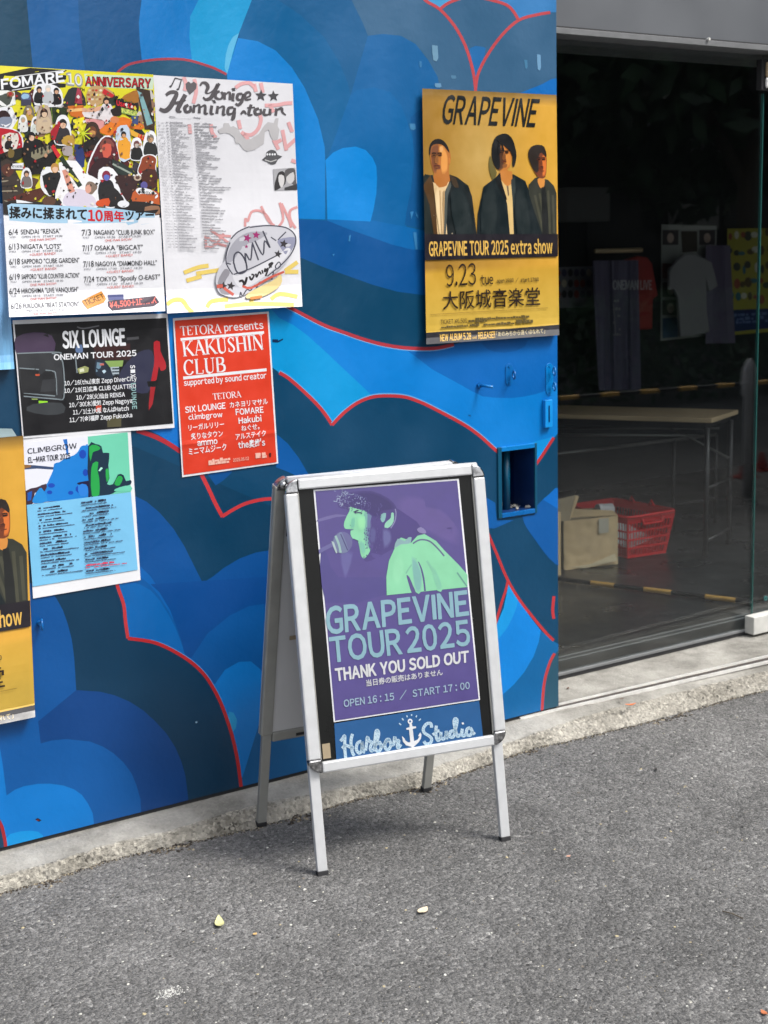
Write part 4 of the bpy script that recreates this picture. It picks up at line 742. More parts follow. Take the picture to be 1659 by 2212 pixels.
poster('wall_poster', Y, QY, hY, 'white poster with grey script title, faint long list and a silver badge drawing', 'poster', 'posters pasted on the blue wall', colf=lambda u, v: lerp((214, 214, 219), (230, 230, 235), v*1.4), base=.0075, nv=30)
# ---- dark landscape poster
S = Art(QS, .000012)
S.poly([(132, 178), (1508, 120), (1570, 1078), (216, 1193)], (24, 24, 28), zS)
S.poly([(140, 300), (300, 250), (470, 280), (495, 420), (300, 440), (150, 440)], (74, 58, 84), zS, 2); S.poly([(150, 440), (500, 435), (560, 500), (580, 840), (540, 860), (200, 800)], (54, 56, 60), zS); S.poly([(180, 580), (470, 600), (505, 640), (515, 820), (200, 800)], (38, 39, 42), zS)
for L in ([(155, 442), (480, 430), (560, 440)], [(175, 575), (460, 598), (505, 640), (515, 820)], [(470, 440), (555, 480), (582, 640), (580, 840), (540, 860)], [(215, 800), (500, 828)], [(215, 830), (560, 860)], [(685, 480), (700, 620)]): S.line(L, 2.6, (128, 140, 146), zS, 3, lift=False)
S.poly([(320, 628), (360, 628), (358, 645), (322, 645)], (196, 84, 54), zS); S.poly([(350, 870), (432, 875), (434, 900), (352, 895)], (150, 220, 50), zS); S.poly([(285, 850), (340, 850), (342, 862), (290, 862)], (140, 160, 90), zS)
S.poly([(300, 900), (560, 890), (580, 980), (420, 1000), (240, 960)], (58, 62, 66), zS, 2); S.poly([(850, 370), (1180, 350), (1190, 500), (860, 500)], (60, 34, 34), zS)
S.poly([(940, 510), (1120, 505), (1110, 560), (990, 565)], (140, 170, 96), zS); S.poly([(1000, 565), (1080, 562), (1080, 640), (1020, 640)], (176, 190, 200), zS)
for y in (582, 610, 636): S.line([(1005, y), (1085, y-3)], 3, (40, 50, 60), zS, lift=False)
S.poly([(870, 500), (950, 510), (1010, 600), (1020, 680), (870, 640)], (36, 46, 60), zS, 2); S.poly([(880, 520), (930, 530), (900, 600), (870, 610)], (110, 140, 160), zS); S.poly([(925, 600), (950, 588), (965, 605), (942, 625)], (190, 215, 230), zS); S.poly([(905, 535), (940, 530), (945, 548), (908, 552)], (200, 110, 100), zS)
S.poly([(700, 580), (770, 555), (806, 570), (800, 610), (720, 628)], (160, 166, 110), zS); S.poly([(720, 585), (760, 575), (765, 605), (725, 612)], (226, 230, 200), zS); S.poly([(690, 380), (740, 360), (750, 430), (690, 430)], (96, 120, 160), zS, 2)
S.poly([(1120, 560), (1260, 430), (1380, 420), (1400, 600), (1340, 800), (1150, 760), (1080, 680)], (48, 50, 74), zS, 3)
S.poly([(1395, 340), (1450, 335), (1455, 420), (1500, 520), (1505, 580), (1460, 600), (1440, 560), (1420, 680), (1370, 700), (1395, 560), (1400, 470)], (176, 34, 44), zS, 2); S.poly([(1365, 745), (1410, 745), (1385, 900), (1350, 960), (1350, 900)], (160, 32, 40), zS); S.poly([(1335, 695), (1430, 690), (1440, 730), (1345, 745)], (16, 16, 18), zS)
S.poly([(870, 915), (920, 910), (918, 970), (872, 972)], (206, 70, 40), zS); S.poly([(970, 1010), (1100, 1000), (1100, 1105), (975, 1112)], (84, 80, 56), zS); S.line([(1150, 310), (1260, 300)], 6, (80, 80, 84), zS); S.line([(700, 200), (760, 215), (900, 190)], 3, (110, 110, 116), zS, 3)
S.text('SIX LOUNGE', (572, 392), (1140, 364), (562, 246), WH, zS, .028); S.text('ONEMAN TOUR 2025', (490, 502), (1238, 462), (487, 452), WH, zS, .022)
for i, (t, x, y, x2, y2) in enumerate((('10/16(thu)東京 Zepp DiverCity', 585, 732, 1240, 688), ('10/19(日)広島 CLUB QUATTRO', 585, 800, 1235, 755), ('10/28(火)仙台 RENSA', 693, 862, 1135, 832), ('10/30(木)愛知 Zepp Nagoya', 628, 930, 1200, 888), ('11/1(土)大阪 なんばHatch', 663, 996, 1168, 958), ('11/7(金)福岡 Zepp Fukuoka', 632, 1066, 1200, 1018))): S.text(t, (x, y), (x2, y2), (x-2, y-38), WH, zS, .012)
for i, ch in enumerate('SIX LOUNGE'):
    if ch != ' ': S.text(ch, (1182+i*2, 548+i*41), (1184+i*2, 548+i*41+30), (1222+i*2, 546+i*41), (150, 190, 190) if i > 3 else WH, zS, .02)
poster('wall_poster', S, QS, lambda u, v: .001+.0015*math.sin(u*5+v*3)+.003*max(0, (.06-v)/.06), 'landscape poster with a dark amplifier photograph, white lettering and red cable', 'poster', 'posters pasted on the blue wall', base=.0062, nu=8, nv=8, m='gloss')
# ---- orange-red poster, serif lettering drawn stroke by stroke
T = Art(QT, .000012)
T.poly([(88, 198), (1240, 110), (1358, 1958), (200, 2118)], (222, 62, 36), zT)
SER = {  # strokes: (points, thick?) in a unit box, y up ; serifs: (x, y)
 'T': ([[(.5, 0), (.5, 1)]], [[(.04, .97), (.96, .97)], [(.06, .97), (.06, .78)], [(.94, .97), (.94, .78)]], [(.5, 0)]),
 'E': ([[(.22, 0), (.22, 1)]], [[(.1, .97), (.88, .97)], [(.22, .52), (.66, .52)], [(.1, .03), (.92, .03)], [(.87, .97), (.87, .80)], [(.91, .03), (.91, .24)], [(.66, .42), (.66, .62)]], []),
 'O': ('ring',), 'R': ([[(.2, 0), (.2, 1)], [(.45, .5), (.95, .02)]], [[(.1, .97), (.5, .97)], [(.2, .5), (.5, .5)]], [(.2, 0)], [[(.5, .97), (.76, .86), (.76, .62), (.5, .5)]]),
 'A': ([[(.5, 1), (.9, 0)]], [[(.5, .98), (.12, 0)], [(.26, .33), (.76, .33)]], [(.12, 0), (.9, 0)]), 'K': ([[(.2, 0), (.2, 1)], [(.40, .58), (.92, 0)]], [[(.22, .38), (.84, .98)]], [(.2, 0), (.2, .98), (.84, .98), (.92, 0)]),
 'U': ([[(.22, 1), (.22, .3), (.34, .06), (.54, .02)]], [[(.54, .02), (.74, .1), (.8, .34), (.8, 1)]], [(.22, .98), (.8, .98)]), 'S': ('s',), 'H': ([[(.2, 0), (.2, 1)], [(.82, 0), (.82, 1)]], [[(.2, .52), (.82, .52)]], [(.2, 0), (.2, .98), (.82, 0), (.82, .98)]),
 'I': ([[(.5, 0), (.5, 1)]], [], [(.5, 0), (.5, .98)]), 'N': ([[(.18, 1), (.84, 0)]], [[(.18, 0), (.18, .96)], [(.84, 0), (.84, 1)]], [(.18, 0), (.14, .98), (.84, .98)]), 'C': ('c',), 'L': ([[(.24, 0), (.24, 1)]], [[(.12, .03), (.9, .03)], [(.89, .03), (.89, .26)]], [(.24, .98)]),
 'B': ([[(.22, 0), (.22, 1)]], [[(.1, .97), (.5, .97)], [(.22, .53), (.52, .53)], [(.1, .03), (.52, .03)]], [], [[(.5, .97), (.74, .88), (.74, .64), (.5, .53)], [(.52, .53), (.84, .42), (.84, .14), (.52, .03)]])}
WID = {'I': .48, 'O': 1.1, 'N': 1.1, 'K': 1.1, 'A': 1.05, 'S': .78, 'E': .85, 'L': .85, 'H': 1.1, 'U': 1.02, 'C': 1.0}
def serif(art, s, BL, BR, TL, col, F_):
    BL, BR, TL = F_([BL, BR, TL]); tot = sum(WID.get(c, .95) for c in s); x = 0; hh = math.hypot(TL[0]-BL[0], TL[1]-BL[1]); art.z += art.step
    for c in s:
        w = WID.get(c, .95); P = lambda p: (BL[0]+(BR[0]-BL[0])*(x+p[0]*w)/tot+(TL[0]-BL[0])*p[1], BL[1]+(BR[1]-BL[1])*(x+p[0]*w)/tot+(TL[1]-BL[1])*p[1])
        g = SER[c]; th, tn = hh*.135, hh*.055
        def st(pts, wd, sm=0): art.line([(*P(p[:2]), (p[2] if len(p) > 2 else wd)) for p in pts], wd, col, ID, sm, lift=False)
        if g[0] == 'ring': st([(.5+.40*math.cos(a), .5+.49*math.sin(a), tn+(th-tn)*abs(math.cos(a))) for a in [2*math.pi*k/24 for k in range(25)]], th)
        elif g[0] == 'c': st([(.52+.40*math.cos(a), .5+.48*math.sin(a), tn+(th-tn)*abs(math.cos(a))) for a in [.62+ (2*math.pi-1.24)*k/20 for k in range(21)]], th); st([(.86, .98), (.86, .72)], tn)
        elif g[0] == 's': st([(.82, .80, tn), (.66, .95, tn), (.38, .94, tn*1.3), (.22, .76, th*.8), (.42, .58, th), (.66, .42, th), (.82, .22, th*.8), (.62, .04, tn*1.3), (.3, .05, tn), (.16, .22, tn)], th, 3); st([(.83, .96), (.83, .72)], tn); st([(.16, .03), (.16, .3)], tn)
        else:
            for p in g[0]: st(p, th, 3 if len(p) > 2 else 0)
            for p in g[1]: st(p, tn, 3 if len(p) > 2 else 0)
            for p in g[2]: st([(p[0]-.17/w, max(.025, min(.975, p[1]))), (p[0]+.17/w, max(.025, min(.975, p[1])))], tn)
            for p in (g[3] if len(g) > 3 else []): st([(a, b, tn if i in (0, 3) else th) for i, (a, b) in enumerate(p)], th, 4)
        x += w
serif(T, 'TETORA', (160, 385), (672, 352), (150, 270), WH, zT); T.text('presents', (708, 330), (1195, 296), (698, 240), WH, zT, .006)
T.line([(162, 432), (1200, 344)], 5.8, WH, zT); serif(T, 'KAKUSHIN', (190, 645), (1205, 556), (168, 455), WH, zT); serif(T, 'CLUB', (202, 880), (730, 834), (188, 690), WH, zT); T.line([(195, 912), (1232, 808)], 6.4, WH, zT)
T.text('supported by sound creator', (205, 1008), (1230, 912), (200, 938), WH, zT, .012); serif(T, 'TETORA', (566, 1183), (918, 1150), (556, 1105), WH, zT)
for t, x, y, x2, y2, h, k in (('SIX LOUNGE', 220, 1345, 722, 1290, 74, 0), ('climbgrow', 262, 1432, 685, 1395, 62, 0), ('リーガルリリー', 262, 1568, 705, 1520, 74, 1), ('炙りなタウン', 292, 1682, 690, 1640, 82, 1), ('ammo', 372, 1755, 622, 1728, 72, 0), ('ミニマムジーク', 265, 1872, 735, 1808, 84, 1), ('カネヨリマサル', 775, 1284, 1250, 1236, 72, 1), ('FOMARE', 850, 1372, 1195, 1340, 72, 0), ('Hakubi', 886, 1480, 1170, 1448, 72, 0), ('ねぐせ。', 920, 1575, 1145, 1548, 72, 1), ('アルステイク', 850, 1682, 1225, 1632, 74, 1), ("the奥歯's", 880, 1786, 1215, 1748, 76, 0)):
    T.text(t, (x, y), (x2, y2), (x-6, y-h), WH, zT, .016 if k else .012, ink=bool(k))
for a, b, h in (((510, 1962), (782, 1930), 7), ((512, 1998), (768, 1965), 7), ((1095, 1885), (1160, 1878), 9), ((1098, 1912), (1160, 1905), 7), ((1175, 1880), (1222, 1874), 8), ((1178, 1908), (1236, 1902), 7)): T.greek(a, b, h, (244, 190, 172), zT, 3, .95, 1.1)
T.text('2025.06.02', (815, 1955), (1012, 1930), (812, 1915), (244, 190, 172), zT); T.ell((1276, 1858), 14, 18, (70, 24, 20), zT, 10); T.poly([(1262, 1878), (1292, 1874), (1280, 1900)], (70, 24, 20), zT)
poster('wall_poster', T, QT, lambda u, v: .0015+.0022*math.exp(-((v-.80)/.018)**2)*(.5+.5*math.sin(u*9))+.002*math.sin(v*6)**2, 'orange-red poster with a white border and white serif band names', 'poster', 'posters pasted on the blue wall', base=.0035, nu=6, nv=40, m='gloss')
# ---- blue list poster with green and blue guitar picture
C = Art(QC, .00004)
C.poly([(252, 180), (955, 108), (985, 760), (282, 850)], (232, 234, 246), zC); C.poly([(955, 108), (1390, 60), (1425, 712), (985, 762)], (112, 208, 176), zC)
C.poly([(685, 140), (730, 133), (748, 300), (725, 310), (712, 220)], (30, 110, 196), zC); C.poly([(252, 412), (400, 422), (600, 442), (592, 468), (400, 456), (252, 468)], (56, 74, 110), zC); C.poly([(252, 412), (340, 418), (338, 440), (252, 460)], (140, 100, 60), zC)
C.poly([(590, 402), (650, 385), (700, 350), (800, 312), (850, 270), (880, 215), (930, 203), (965, 215), (985, 560), (985, 762), (500, 818), (380, 836), (350, 790), (420, 700), (500, 640), (540, 560), (580, 470)], (16, 128, 214), zC, 2)
C.poly([(278, 700), (400, 660), (505, 620), (490, 700), (380, 720), (360, 835), (286, 848)], (64, 44, 60), zC, 2); C.poly([(300, 720), (350, 700), (340, 800), (300, 810)], (20, 90, 180), zC); C.poly([(360, 780), (430, 670), (470, 690), (520, 810), (370, 834)], (30, 140, 218), zC, 2)
for x, y, w, h in ((900, 300, 40, 50), (930, 500, 30, 40), (560, 640, 40, 26), (540, 715, 30, 22), (880, 680, 60, 46), (770, 720, 30, 22)): C.ell((x, y), w, h, (10, 70, 180), zC, 9, lift=False)
C.poly([(850, 610), (950, 590), (985, 600), (985, 760), (960, 762), (955, 650), (850, 630)], (24, 16, 60), zC, 2); C.poly([(850, 640), (940, 630), (950, 740), (870, 750)], (40, 130, 222), zC, 2); C.poly([(1370, 655), (1412, 650), (1415, 682), (1374, 684)], (180, 240, 225), zC)
C.poly([(960, 215), (1040, 188), (1105, 215), (1122, 285), (1190, 288), (1180, 420), (1192, 560), (1165, 625), (1230, 625), (1285, 520), (1345, 528), (1372, 592), (1422, 580), (1424, 628), (1300, 672), (1230, 724), (985, 760)], (10, 44, 66), zC, 2)
for P_ in ([(970, 222), (1040, 198), (1095, 232), (1060, 262), (1010, 280), (985, 380)], [(1010, 400), (1070, 385), (1060, 470), (1080, 560), (1080, 742), (1000, 750), (990, 520)], [(1150, 470), (1182, 466), (1186, 560), (1160, 600)], [(1245, 625), (1290, 535), (1338, 560), (1300, 640)], [(1240, 700), (1300, 660), (1420, 640), (1424, 705)]): C.poly(P_, (34, 166, 76) if P_[0][0] < 1240 or P_[0][0] == 1245 else (110, 208, 176), zC, 2)
C.poly([(1070, 480), (1100, 440), (1120, 450), (1090, 485)], (180, 240, 220), zC)
C.poly([(283, 853), (1425, 712), (1500, 1558), (356, 1742)], (124, 196, 236), zC)
C.text('CLIMBGROW', (302, 296), (838, 234), (298, 240), (34, 34, 48), zC, -.004); C.text('EL-MAR TOUR 2025', (310, 394), (766, 346), (306, 336), (34, 34, 48), zC, .01)
for col, n, x0_, y0_, dx, dy in ((0, 12, 408, 902, 4.6, 63.5), (1, 13, 886, 838, 4.4, 62)):
    for i in range(n):
        x = x0_+dx*i; y = y0_+dy*i; r_ = (214, 60, 90) if (col, i) == (1, 11) else (52, 66, 96); w1 = 230+((i*71+col*40) % 120); w2 = 280+((i*97) % 180)
        C.greek((x, y), (x+w1, y-w1*.12), 4.0, r_, zC, i, .8, 1.1); C.greek((x+185, y-22), (x+185+60, y-29), 4.6, (26, 32, 56) if r_[0] < 100 else r_, zC, i, 1, 1.05); C.greek((x, y+24), (x+w2, y+24-w2*.12), 2.4, (74, 90, 120) if r_[0] < 100 else r_, zC, i+9, .9, 1.1)
poster('wall_poster', C, QC, lambda u, v: .001+.0012*math.sin(v*4+u*2)**2, 'pale blue two-column list under a blue and green guitarist picture', 'poster', 'posters pasted on the blue wall', base=.0034, nu=10, nv=16)
# ---- yellow three-person poster (two copies: one whole, one cropped by the left edge of the photograph)
def yellow_art():
    G = Art(QG, .000018, .94); D1 = (22, 34, 38); SK = (214, 138, 62)
    G.text('GRAPEVINE', (310, 440), (1300, 478), (355, 150), (30, 34, 36), zG, .006, TR=(1358, 195))
    G.poly([(195, 760), (200, 680), (230, 640), (300, 620), (380, 680), (412, 770), (410, 860), (395, 890), (398, 985), (440, 1040), (400, 1120), (300, 1130), (215, 1060), (240, 980), (205, 860)], (188, 116, 52), zG, 2)
    G.soft([(210, 710), (255, 670), (285, 680), (275, 840), (262, 950), (235, 940), (214, 860)], (128, 78, 50), (176, 108, 54), zG, 5, 1.12); G.soft([(320, 700), (350, 720), (380, 810), (375, 930), (325, 960), (312, 860)], (232, 158, 78), (196, 124, 58), zG, 5, 1.14); G.soft([(300, 690), (330, 690), (330, 740), (300, 740)], (236, 176, 110), (210, 140, 70), zG, 4, 1.2); G.poly([(248, 790), (262, 780), (282, 850), (262, 862), (244, 852)], (108, 64, 42), zG, 2); G.soft([(232, 880), (300, 885), (298, 925), (240, 920)], (120, 70, 46), (160, 98, 54), zG, 3, 1.1); G.ell((400, 840), 12, 34, (206, 130, 62), zG, 10)
    G.poly([(188, 770), (190, 690), (220, 630), (280, 605), (340, 628), (385, 690), (400, 750), (380, 730), (340, 680), (290, 660), (230, 668), (205, 710), (200, 770)], (38, 34, 34), zG, 2)
    for a, b in (((212, 778), (236, 774)), ((262, 776), (290, 772))): G.line([a, b], 2, (60, 34, 24), zG)
    G.line([(250, 905), (300, 912)], 2, (120, 54, 34), zG); G.line([(262, 850), (285, 855)], 1.6, (110, 60, 36), zG)
    G.poly([(90, 1050), (200, 990), (240, 1060), (270, 1640), (60, 1650)], (32, 40, 38), zG, 2); G.poly([(225, 1060), (290, 1120), (370, 1100), (400, 1080), (390, 1640), (280, 1640), (250, 1300)], (232, 200, 150), zG, 2)
    G.poly([(345, 1180), (410, 1040), (400, 980), (480, 1010), (600, 1100), (640, 1220), (690, 1625), (380, 1640)], (26, 34, 36), zG); G.poly([(345, 1180), (410, 1050), (420, 1100), (385, 1200), (372, 1450), (360, 1640), (340, 1640), (335, 1400)], (82, 88, 84), zG); G.poly([(405, 985), (470, 1020), (500, 1110), (480, 1150), (430, 1080)], (70, 56, 42), zG)
    G.poly([(120, 1100), (200, 990), (230, 1070), (250, 1250), (275, 1640), (240, 1640), (190, 1300)], (84, 58, 30), zG)
    for x, y in ((238, 1412), (430, 1604), (285, 1270)): G.ell((x, y), 9, 9, (150, 140, 120), zG, 8, lift=False)
    G.poly([(815, 860), (830, 780), (870, 900), (900, 960), (880, 1020), (850, 1030), (820, 940)], (110, 100, 54), zG, 2)
    G.poly([(860, 720), (900, 680), (1050, 690), (1060, 780), (1040, 900), (1010, 930), (1055, 1000), (1040, 1110), (960, 1100), (930, 1000), (940, 930), (890, 880)], (206, 128, 56), zG, 2); G.soft([(890, 730), (955, 710), (972, 800), (965, 905), (920, 925), (890, 840)], (88, 56, 40), (160, 100, 52), zG, 5, 1.1); G.soft([(995, 770), (1040, 770), (1045, 850), (1010, 900), (990, 850)], (226, 146, 66), (206, 128, 56), zG, 4, 1.15); G.poly([(965, 780), (978, 770), (1000, 835), (975, 842)], (120, 70, 40), zG, 2); G.poly([(960, 880), (1010, 872), (1000, 905), (970, 912)], (150, 92, 48), zG, 2)
    G.poly([(845, 780), (855, 660), (890, 585), (960, 552), (1020, 560), (1070, 620), (1095, 700), (1108, 790), (1085, 900), (1062, 880), (1066, 780), (1040, 740), (990, 690), (940, 620), (925, 640), (920, 720), (930, 800), (935, 900), (910, 930), (870, 880)], (26, 28, 30), zG, 2)
    G.line([(965, 848), (1000, 845)], 2, (150, 60, 40), zG); G.line([(985, 735), (1020, 745)], 2, (50, 30, 24), zG); G.line([(970, 740), (985, 830)], 1.4, (90, 50, 30), zG)
    G.poly([(690, 1630), (700, 1400), (760, 1110), (880, 1020), (930, 970), (1075, 980), (1200, 1050), (1250, 1180), (1320, 1400), (1390, 1630)], D1, zG); G.poly([(935, 1010), (990, 1080), (1050, 1080), (1065, 1250), (1080, 1640), (1040, 1640), (1010, 1300), (960, 1090)], (230, 196, 130), zG)
    G.poly([(1000, 1090), (1020, 1090), (1030, 1200), (1018, 1210)], (120, 100, 80), zG); G.poly([(930, 950), (1060, 950), (1045, 1090), (985, 1090), (935, 1010)], (208, 134, 62), zG, 2); G.poly([(1050, 1040), (1090, 1000), (1100, 1200), (1075, 1350), (1060, 1200)], (52, 62, 62), zG)
    G.poly([(880, 1030), (935, 960), (950, 1060), (1010, 1250), (980, 1240), (900, 1080)], (18, 22, 24), zG)
    G.poly([(1236, 1090), (1300, 1020), (1340, 1010), (1440, 1040), (1500, 1100), (1530, 1180), (1530, 1630), (1390, 1640), (1300, 1380), (1240, 1200)], (56, 58, 50), zG); G.poly([(1330, 1030), (1400, 1010), (1400, 1100), (1370, 1130), (1345, 1100)], (226, 150, 70), zG, 2)
    G.poly([(1250, 760), (1300, 700), (1390, 700), (1420, 760), (1425, 900), (1410, 1010), (1350, 1020), (1300, 960), (1250, 850)], (124, 62, 36), zG, 2); G.soft([(1378, 800), (1412, 785), (1420, 900), (1408, 985), (1380, 985), (1392, 900), (1372, 880)], (230, 122, 54), (160, 84, 42), zG, 5, 1.12); G.poly([(1352, 850), (1372, 846), (1386, 905), (1366, 915)], (84, 40, 28), zG, 2); G.line([(1362, 950), (1400, 945)], 2, (110, 46, 30), zG)
    G.poly([(1232, 800), (1240, 720), (1280, 680), (1340, 668), (1400, 690), (1425, 780), (1412, 800), (1370, 750), (1340, 800), (1340, 940), (1310, 960), (1270, 900)], (44, 36, 32), zG, 2); G.line([(1365, 832), (1400, 826)], 2, (50, 24, 20), zG)
    for L in ([(1300, 1200), (1400, 1630)], [(1440, 1150), (1460, 1630)], [(1350, 1180), (1430, 1600)], [(1490, 1200), (1505, 1600)]): G.line(L, 5, (78, 78, 64), zG, lift=False)
    G.poly([(1370, 1120), (1410, 1110), (1440, 1400), (1450, 1640), (1380, 1640)], (36, 38, 38), zG)
    def face(cx, cy, k, hl, dk, sd=0):
        for sx in (-1, 1):
            G.soft([(cx+sx*26*k-17*k, cy-6*k), (cx+sx*26*k+17*k, cy-8*k), (cx+sx*26*k+15*k, cy+8*k), (cx+sx*26*k-15*k, cy+9*k)], dk, lerp(dk, hl, .6), zG, 3, 1.15)
            G.line([(cx+sx*26*k-20*k, cy-15*k), (cx+sx*26*k, cy-20*k), (cx+sx*26*k+20*k, cy-15*k)], 2.0*k, (42, 28, 24), zG, 3); G.line([(cx+sx*26*k-13*k, cy+1*k), (cx+sx*26*k+13*k, cy)], 1.7*k, (24, 16, 16), zG)
        G.soft([(cx-10*k, cy+20*k), (cx+8*k, cy+10*k), (cx+15*k, cy+62*k), (cx-16*k, cy+66*k)], lerp(dk, hl, .35), lerp(dk, hl, .7), zG, 3, 1.15)
        G.line([(cx-24*k, cy+98*k), (cx, cy+93*k), (cx+24*k, cy+97*k)], 2.2*k, (104, 48, 34), zG, 3); G.line([(cx-14*k, cy+110*k), (cx+14*k, cy+110*k)], 1.6*k, lerp(dk, hl, .4), zG, 3)
    face(268, 778, 1.15, (222, 148, 72), (110, 66, 40)); face(978, 752, 1.0, (214, 134, 60), (84, 50, 34)); face(1366, 822, .95, (208, 106, 48), (70, 34, 24))
    G.poly([(900, 620), (940, 640), (1000, 700), (1045, 745), (1062, 790), (1075, 740), (1040, 640), (960, 580)], (28, 28, 30), zG, 2); G.line([(930, 640), (925, 760)], 5, (28, 28, 30), zG); G.line([(950, 650), (975, 740)], 3.4, (34, 32, 32), zG)
    for p in ([(420, 1200), (520, 1150), (600, 1300), (640, 1600), (480, 1600)], [(760, 1200), (860, 1120), (900, 1300), (880, 1580), (740, 1580)], [(1100, 1200), (1180, 1150), (1230, 1350), (1250, 1600), (1120, 1600)]): G.soft(p, (36, 46, 48), D1, zG, 4, 1.1)
    for p in ([(250, 1200), (310, 1180), (330, 1600), (300, 1600)],): G.soft(p, (246, 218, 170), (232, 200, 150), zG, 3, 1.1)
    for L in ([(300, 1150), (320, 1630)], [(345, 1150), (335, 1630)]): G.line(L, 3, (196, 160, 112), zG)
    G.poly([(60, 60), (1540, 60), (1540, 300), (1500, 305), (60, 345)], (34, 30, 38), zG2)
    G.poly([(60, 1138), (300, 1120), (1000, 1090), (1560, 1045), (1580, 1180), (80, 1290)], (30, 30, 38), zG2)
    Yc = (236, 190, 92)
    G.text('GRAPEVINE TOUR 2025 extra show', (138, 298), (1482, 266), (134, 146), Yc, zG2, .012, TR=(1478, 124))
    G.text('9.23', (328, 632), (650, 612), (322, 392), (36, 24, 24), zG2, -.006, ink=True); G.text('tue', (700, 612), (836, 606), (698, 508), (40, 28, 26), zG2, .01, ink=True)
    G.text('open 16:00  /  start 17:00', (878, 588), (1332, 572), (876, 548), (100, 84, 46), zG2, .02)
    G.text('大阪城音楽堂', (290, 885), (1348, 838), (284, 682), (44, 32, 28), zG2, .006, ink=True)
    G.line([(150, 935), (1430, 862)], 1.2, (170, 140, 60), zG2); G.text('TICKET ¥6,500', (264, 1040), (552, 1024), (262, 994), (86, 74, 44), zG2, 0)
    for a, b, h in (((566, 1020), (630, 1016), 8), ((640, 998), (1228, 968), 6), ((640, 1022), (770, 1014), 6), ((268, 1086), (560, 1066), 5), ((580, 1064), (1064, 1040), 6), ((1085, 1036), (1270, 1026), 11)): G.greek(a, b, h, (104, 90, 52), zG2, 2, .95, 1.1)
    G.text('NEW ALBUM 5.28', (258, 1226), (595, 1204), (256, 1156), Yc, zG2, .014); G.text('wed', (608, 1202), (655, 1198), (607, 1170), Yc, zG2); G.text('RELEASE!!', (672, 1200), (856, 1188), (670, 1132), Yc, zG2, .014); G.text('「あのみちから遠くはなれて」', (868, 1178), (1400, 1140), (866, 1122), (214, 196, 150), zG2, .002, ink=True)
    return G
def gcol(u, v):
    a = lerp((158, 118, 48), (222, 168, 62), u*1.1); k = math.exp(-(((u-.42)/.2)**2+((v-.26)/.2)**2)); a = lerp(a, (206, 178, 116), .55*k)
    if v < .05: a = lerp((128, 98, 44), a, v/.05)
    if v > .70: a = lerp((204, 158, 54), (212, 176, 74), (v-.70)/.2)
    return a
GA = yellow_art()
def hG(u, v): return .011*(1-u)**2*(v < 2)+.004+.014*max(0, (v-.93)/.07)**2+.010*max(0, (.05-v)/.05)**1.5*-.3+.003*math.sin(v*10+u*4)*max(0, v-.5)
poster('wall_poster', GA, QG, hG, 'whole yellow poster of three dark-jacketed people at the right end of the blue wall', 'poster', 'yellow posters pasted on the blue wall', colf=gcol, base=.0045, nu=10, nv=40, m='gloss')
tr_ = at_y(50, 941, WALL); br_ = at_y(76, 1549, WALL)
QL = [proj(Vector((tr_.x-.515, WALL, tr_.z))), (50, 941), (76, 1549), proj(Vector((br_.x-.515, WALL, br_.z)))]
def hL(u, v): return .004+.010*math.sin(max(0, (v-.62)/.38)*3.0)**2+.022*max(0, (v-.95)/.05)**1.4
poster('wall_poster', GA, QL, hL, 'yellow poster of a dark-jacketed person cut off at the left edge, bottom curling', 'poster', 'yellow posters pasted on the blue wall', colf=gcol, base=.0052, nu=10, nv=40, m='gloss')
QB = [(-95, 430), (7, 440), (31, 797), (-72, 803)]
poster('wall_poster', None, QB, lambda u, v: .003+.02*max(0, (v-.93)/.07)**1.6+.004*math.sin(u*14)**2, 'blank pale blue poster strip at the left edge behind the collage poster', 'poster', 'posters pasted on the blue wall', colf=lambda u, v: lerp((140, 170, 222), (120, 180, 222), v), base=.002, nu=14, nv=24, m='gloss')
# a torn white paper corner above the cropped yellow poster
QP = [(-30, 925), (26, 926), (36, 942), (-30, 948)]
poster('paper_scrap', None, QP, lambda u, v: .01-.006*v, 'small torn white paper corner above the cropped yellow poster', 'paper scrap', colf=lambda u, v: (190, 215, 220), base=.002, nu=3, nv=3)
# ================================================================== A-frame pavement sign
FL = at_z(701, 1896, 0); U = Vector((math.cos(R(-12.4)), math.sin(R(-12.4)), 0)); NB = Vector((-U.y, U.x, 0)); a_ = R(9.5)
UPF = (Vector((0, 0, math.cos(a_)))+NB*math.sin(a_)); NF = U.cross(UPF).normalized()     # NF points towards the street
AF = empty('a_frame_sign', FL+U*.26+NB*.18, 'silver A-frame stand with a purple singer poster and rope-lettered studio strip', 'sign stand')
def MF(o, u, up, n): return Matrix(((u.x, up.x, n.x, o.x), (u.y, up.y, n.y, o.y), (u.z, up.z, n.z, o.z), (0, 0, 0, 1)))
MFr = MF(FL, U, UPF, NF)
XL, XR, YB, YT, SW = -.015, .541, .265, 1.017, .033
def stile(x0, y0, x1, y1, M_, nm, mt, d0=-.022, d1=.0, bev=.004):
    return MB().box((x0, y0, d0), (x1, y1, d1), M_).build(nm, mt, AF, bev)
rc = .036
stile(XL, YB+rc, XL+SW, YT-rc, MFr, 'stile', M['alu']); stile(XR-SW, YB+rc, XR, YT-rc, MFr, 'stile', M['alu'])
stile(XL+rc, YB, XR-rc, YB+.028, MFr, 'rail', M['alu']); stile(XL+rc, YT-.028, XR-rc, YT, MFr, 'rail', M['alu'])
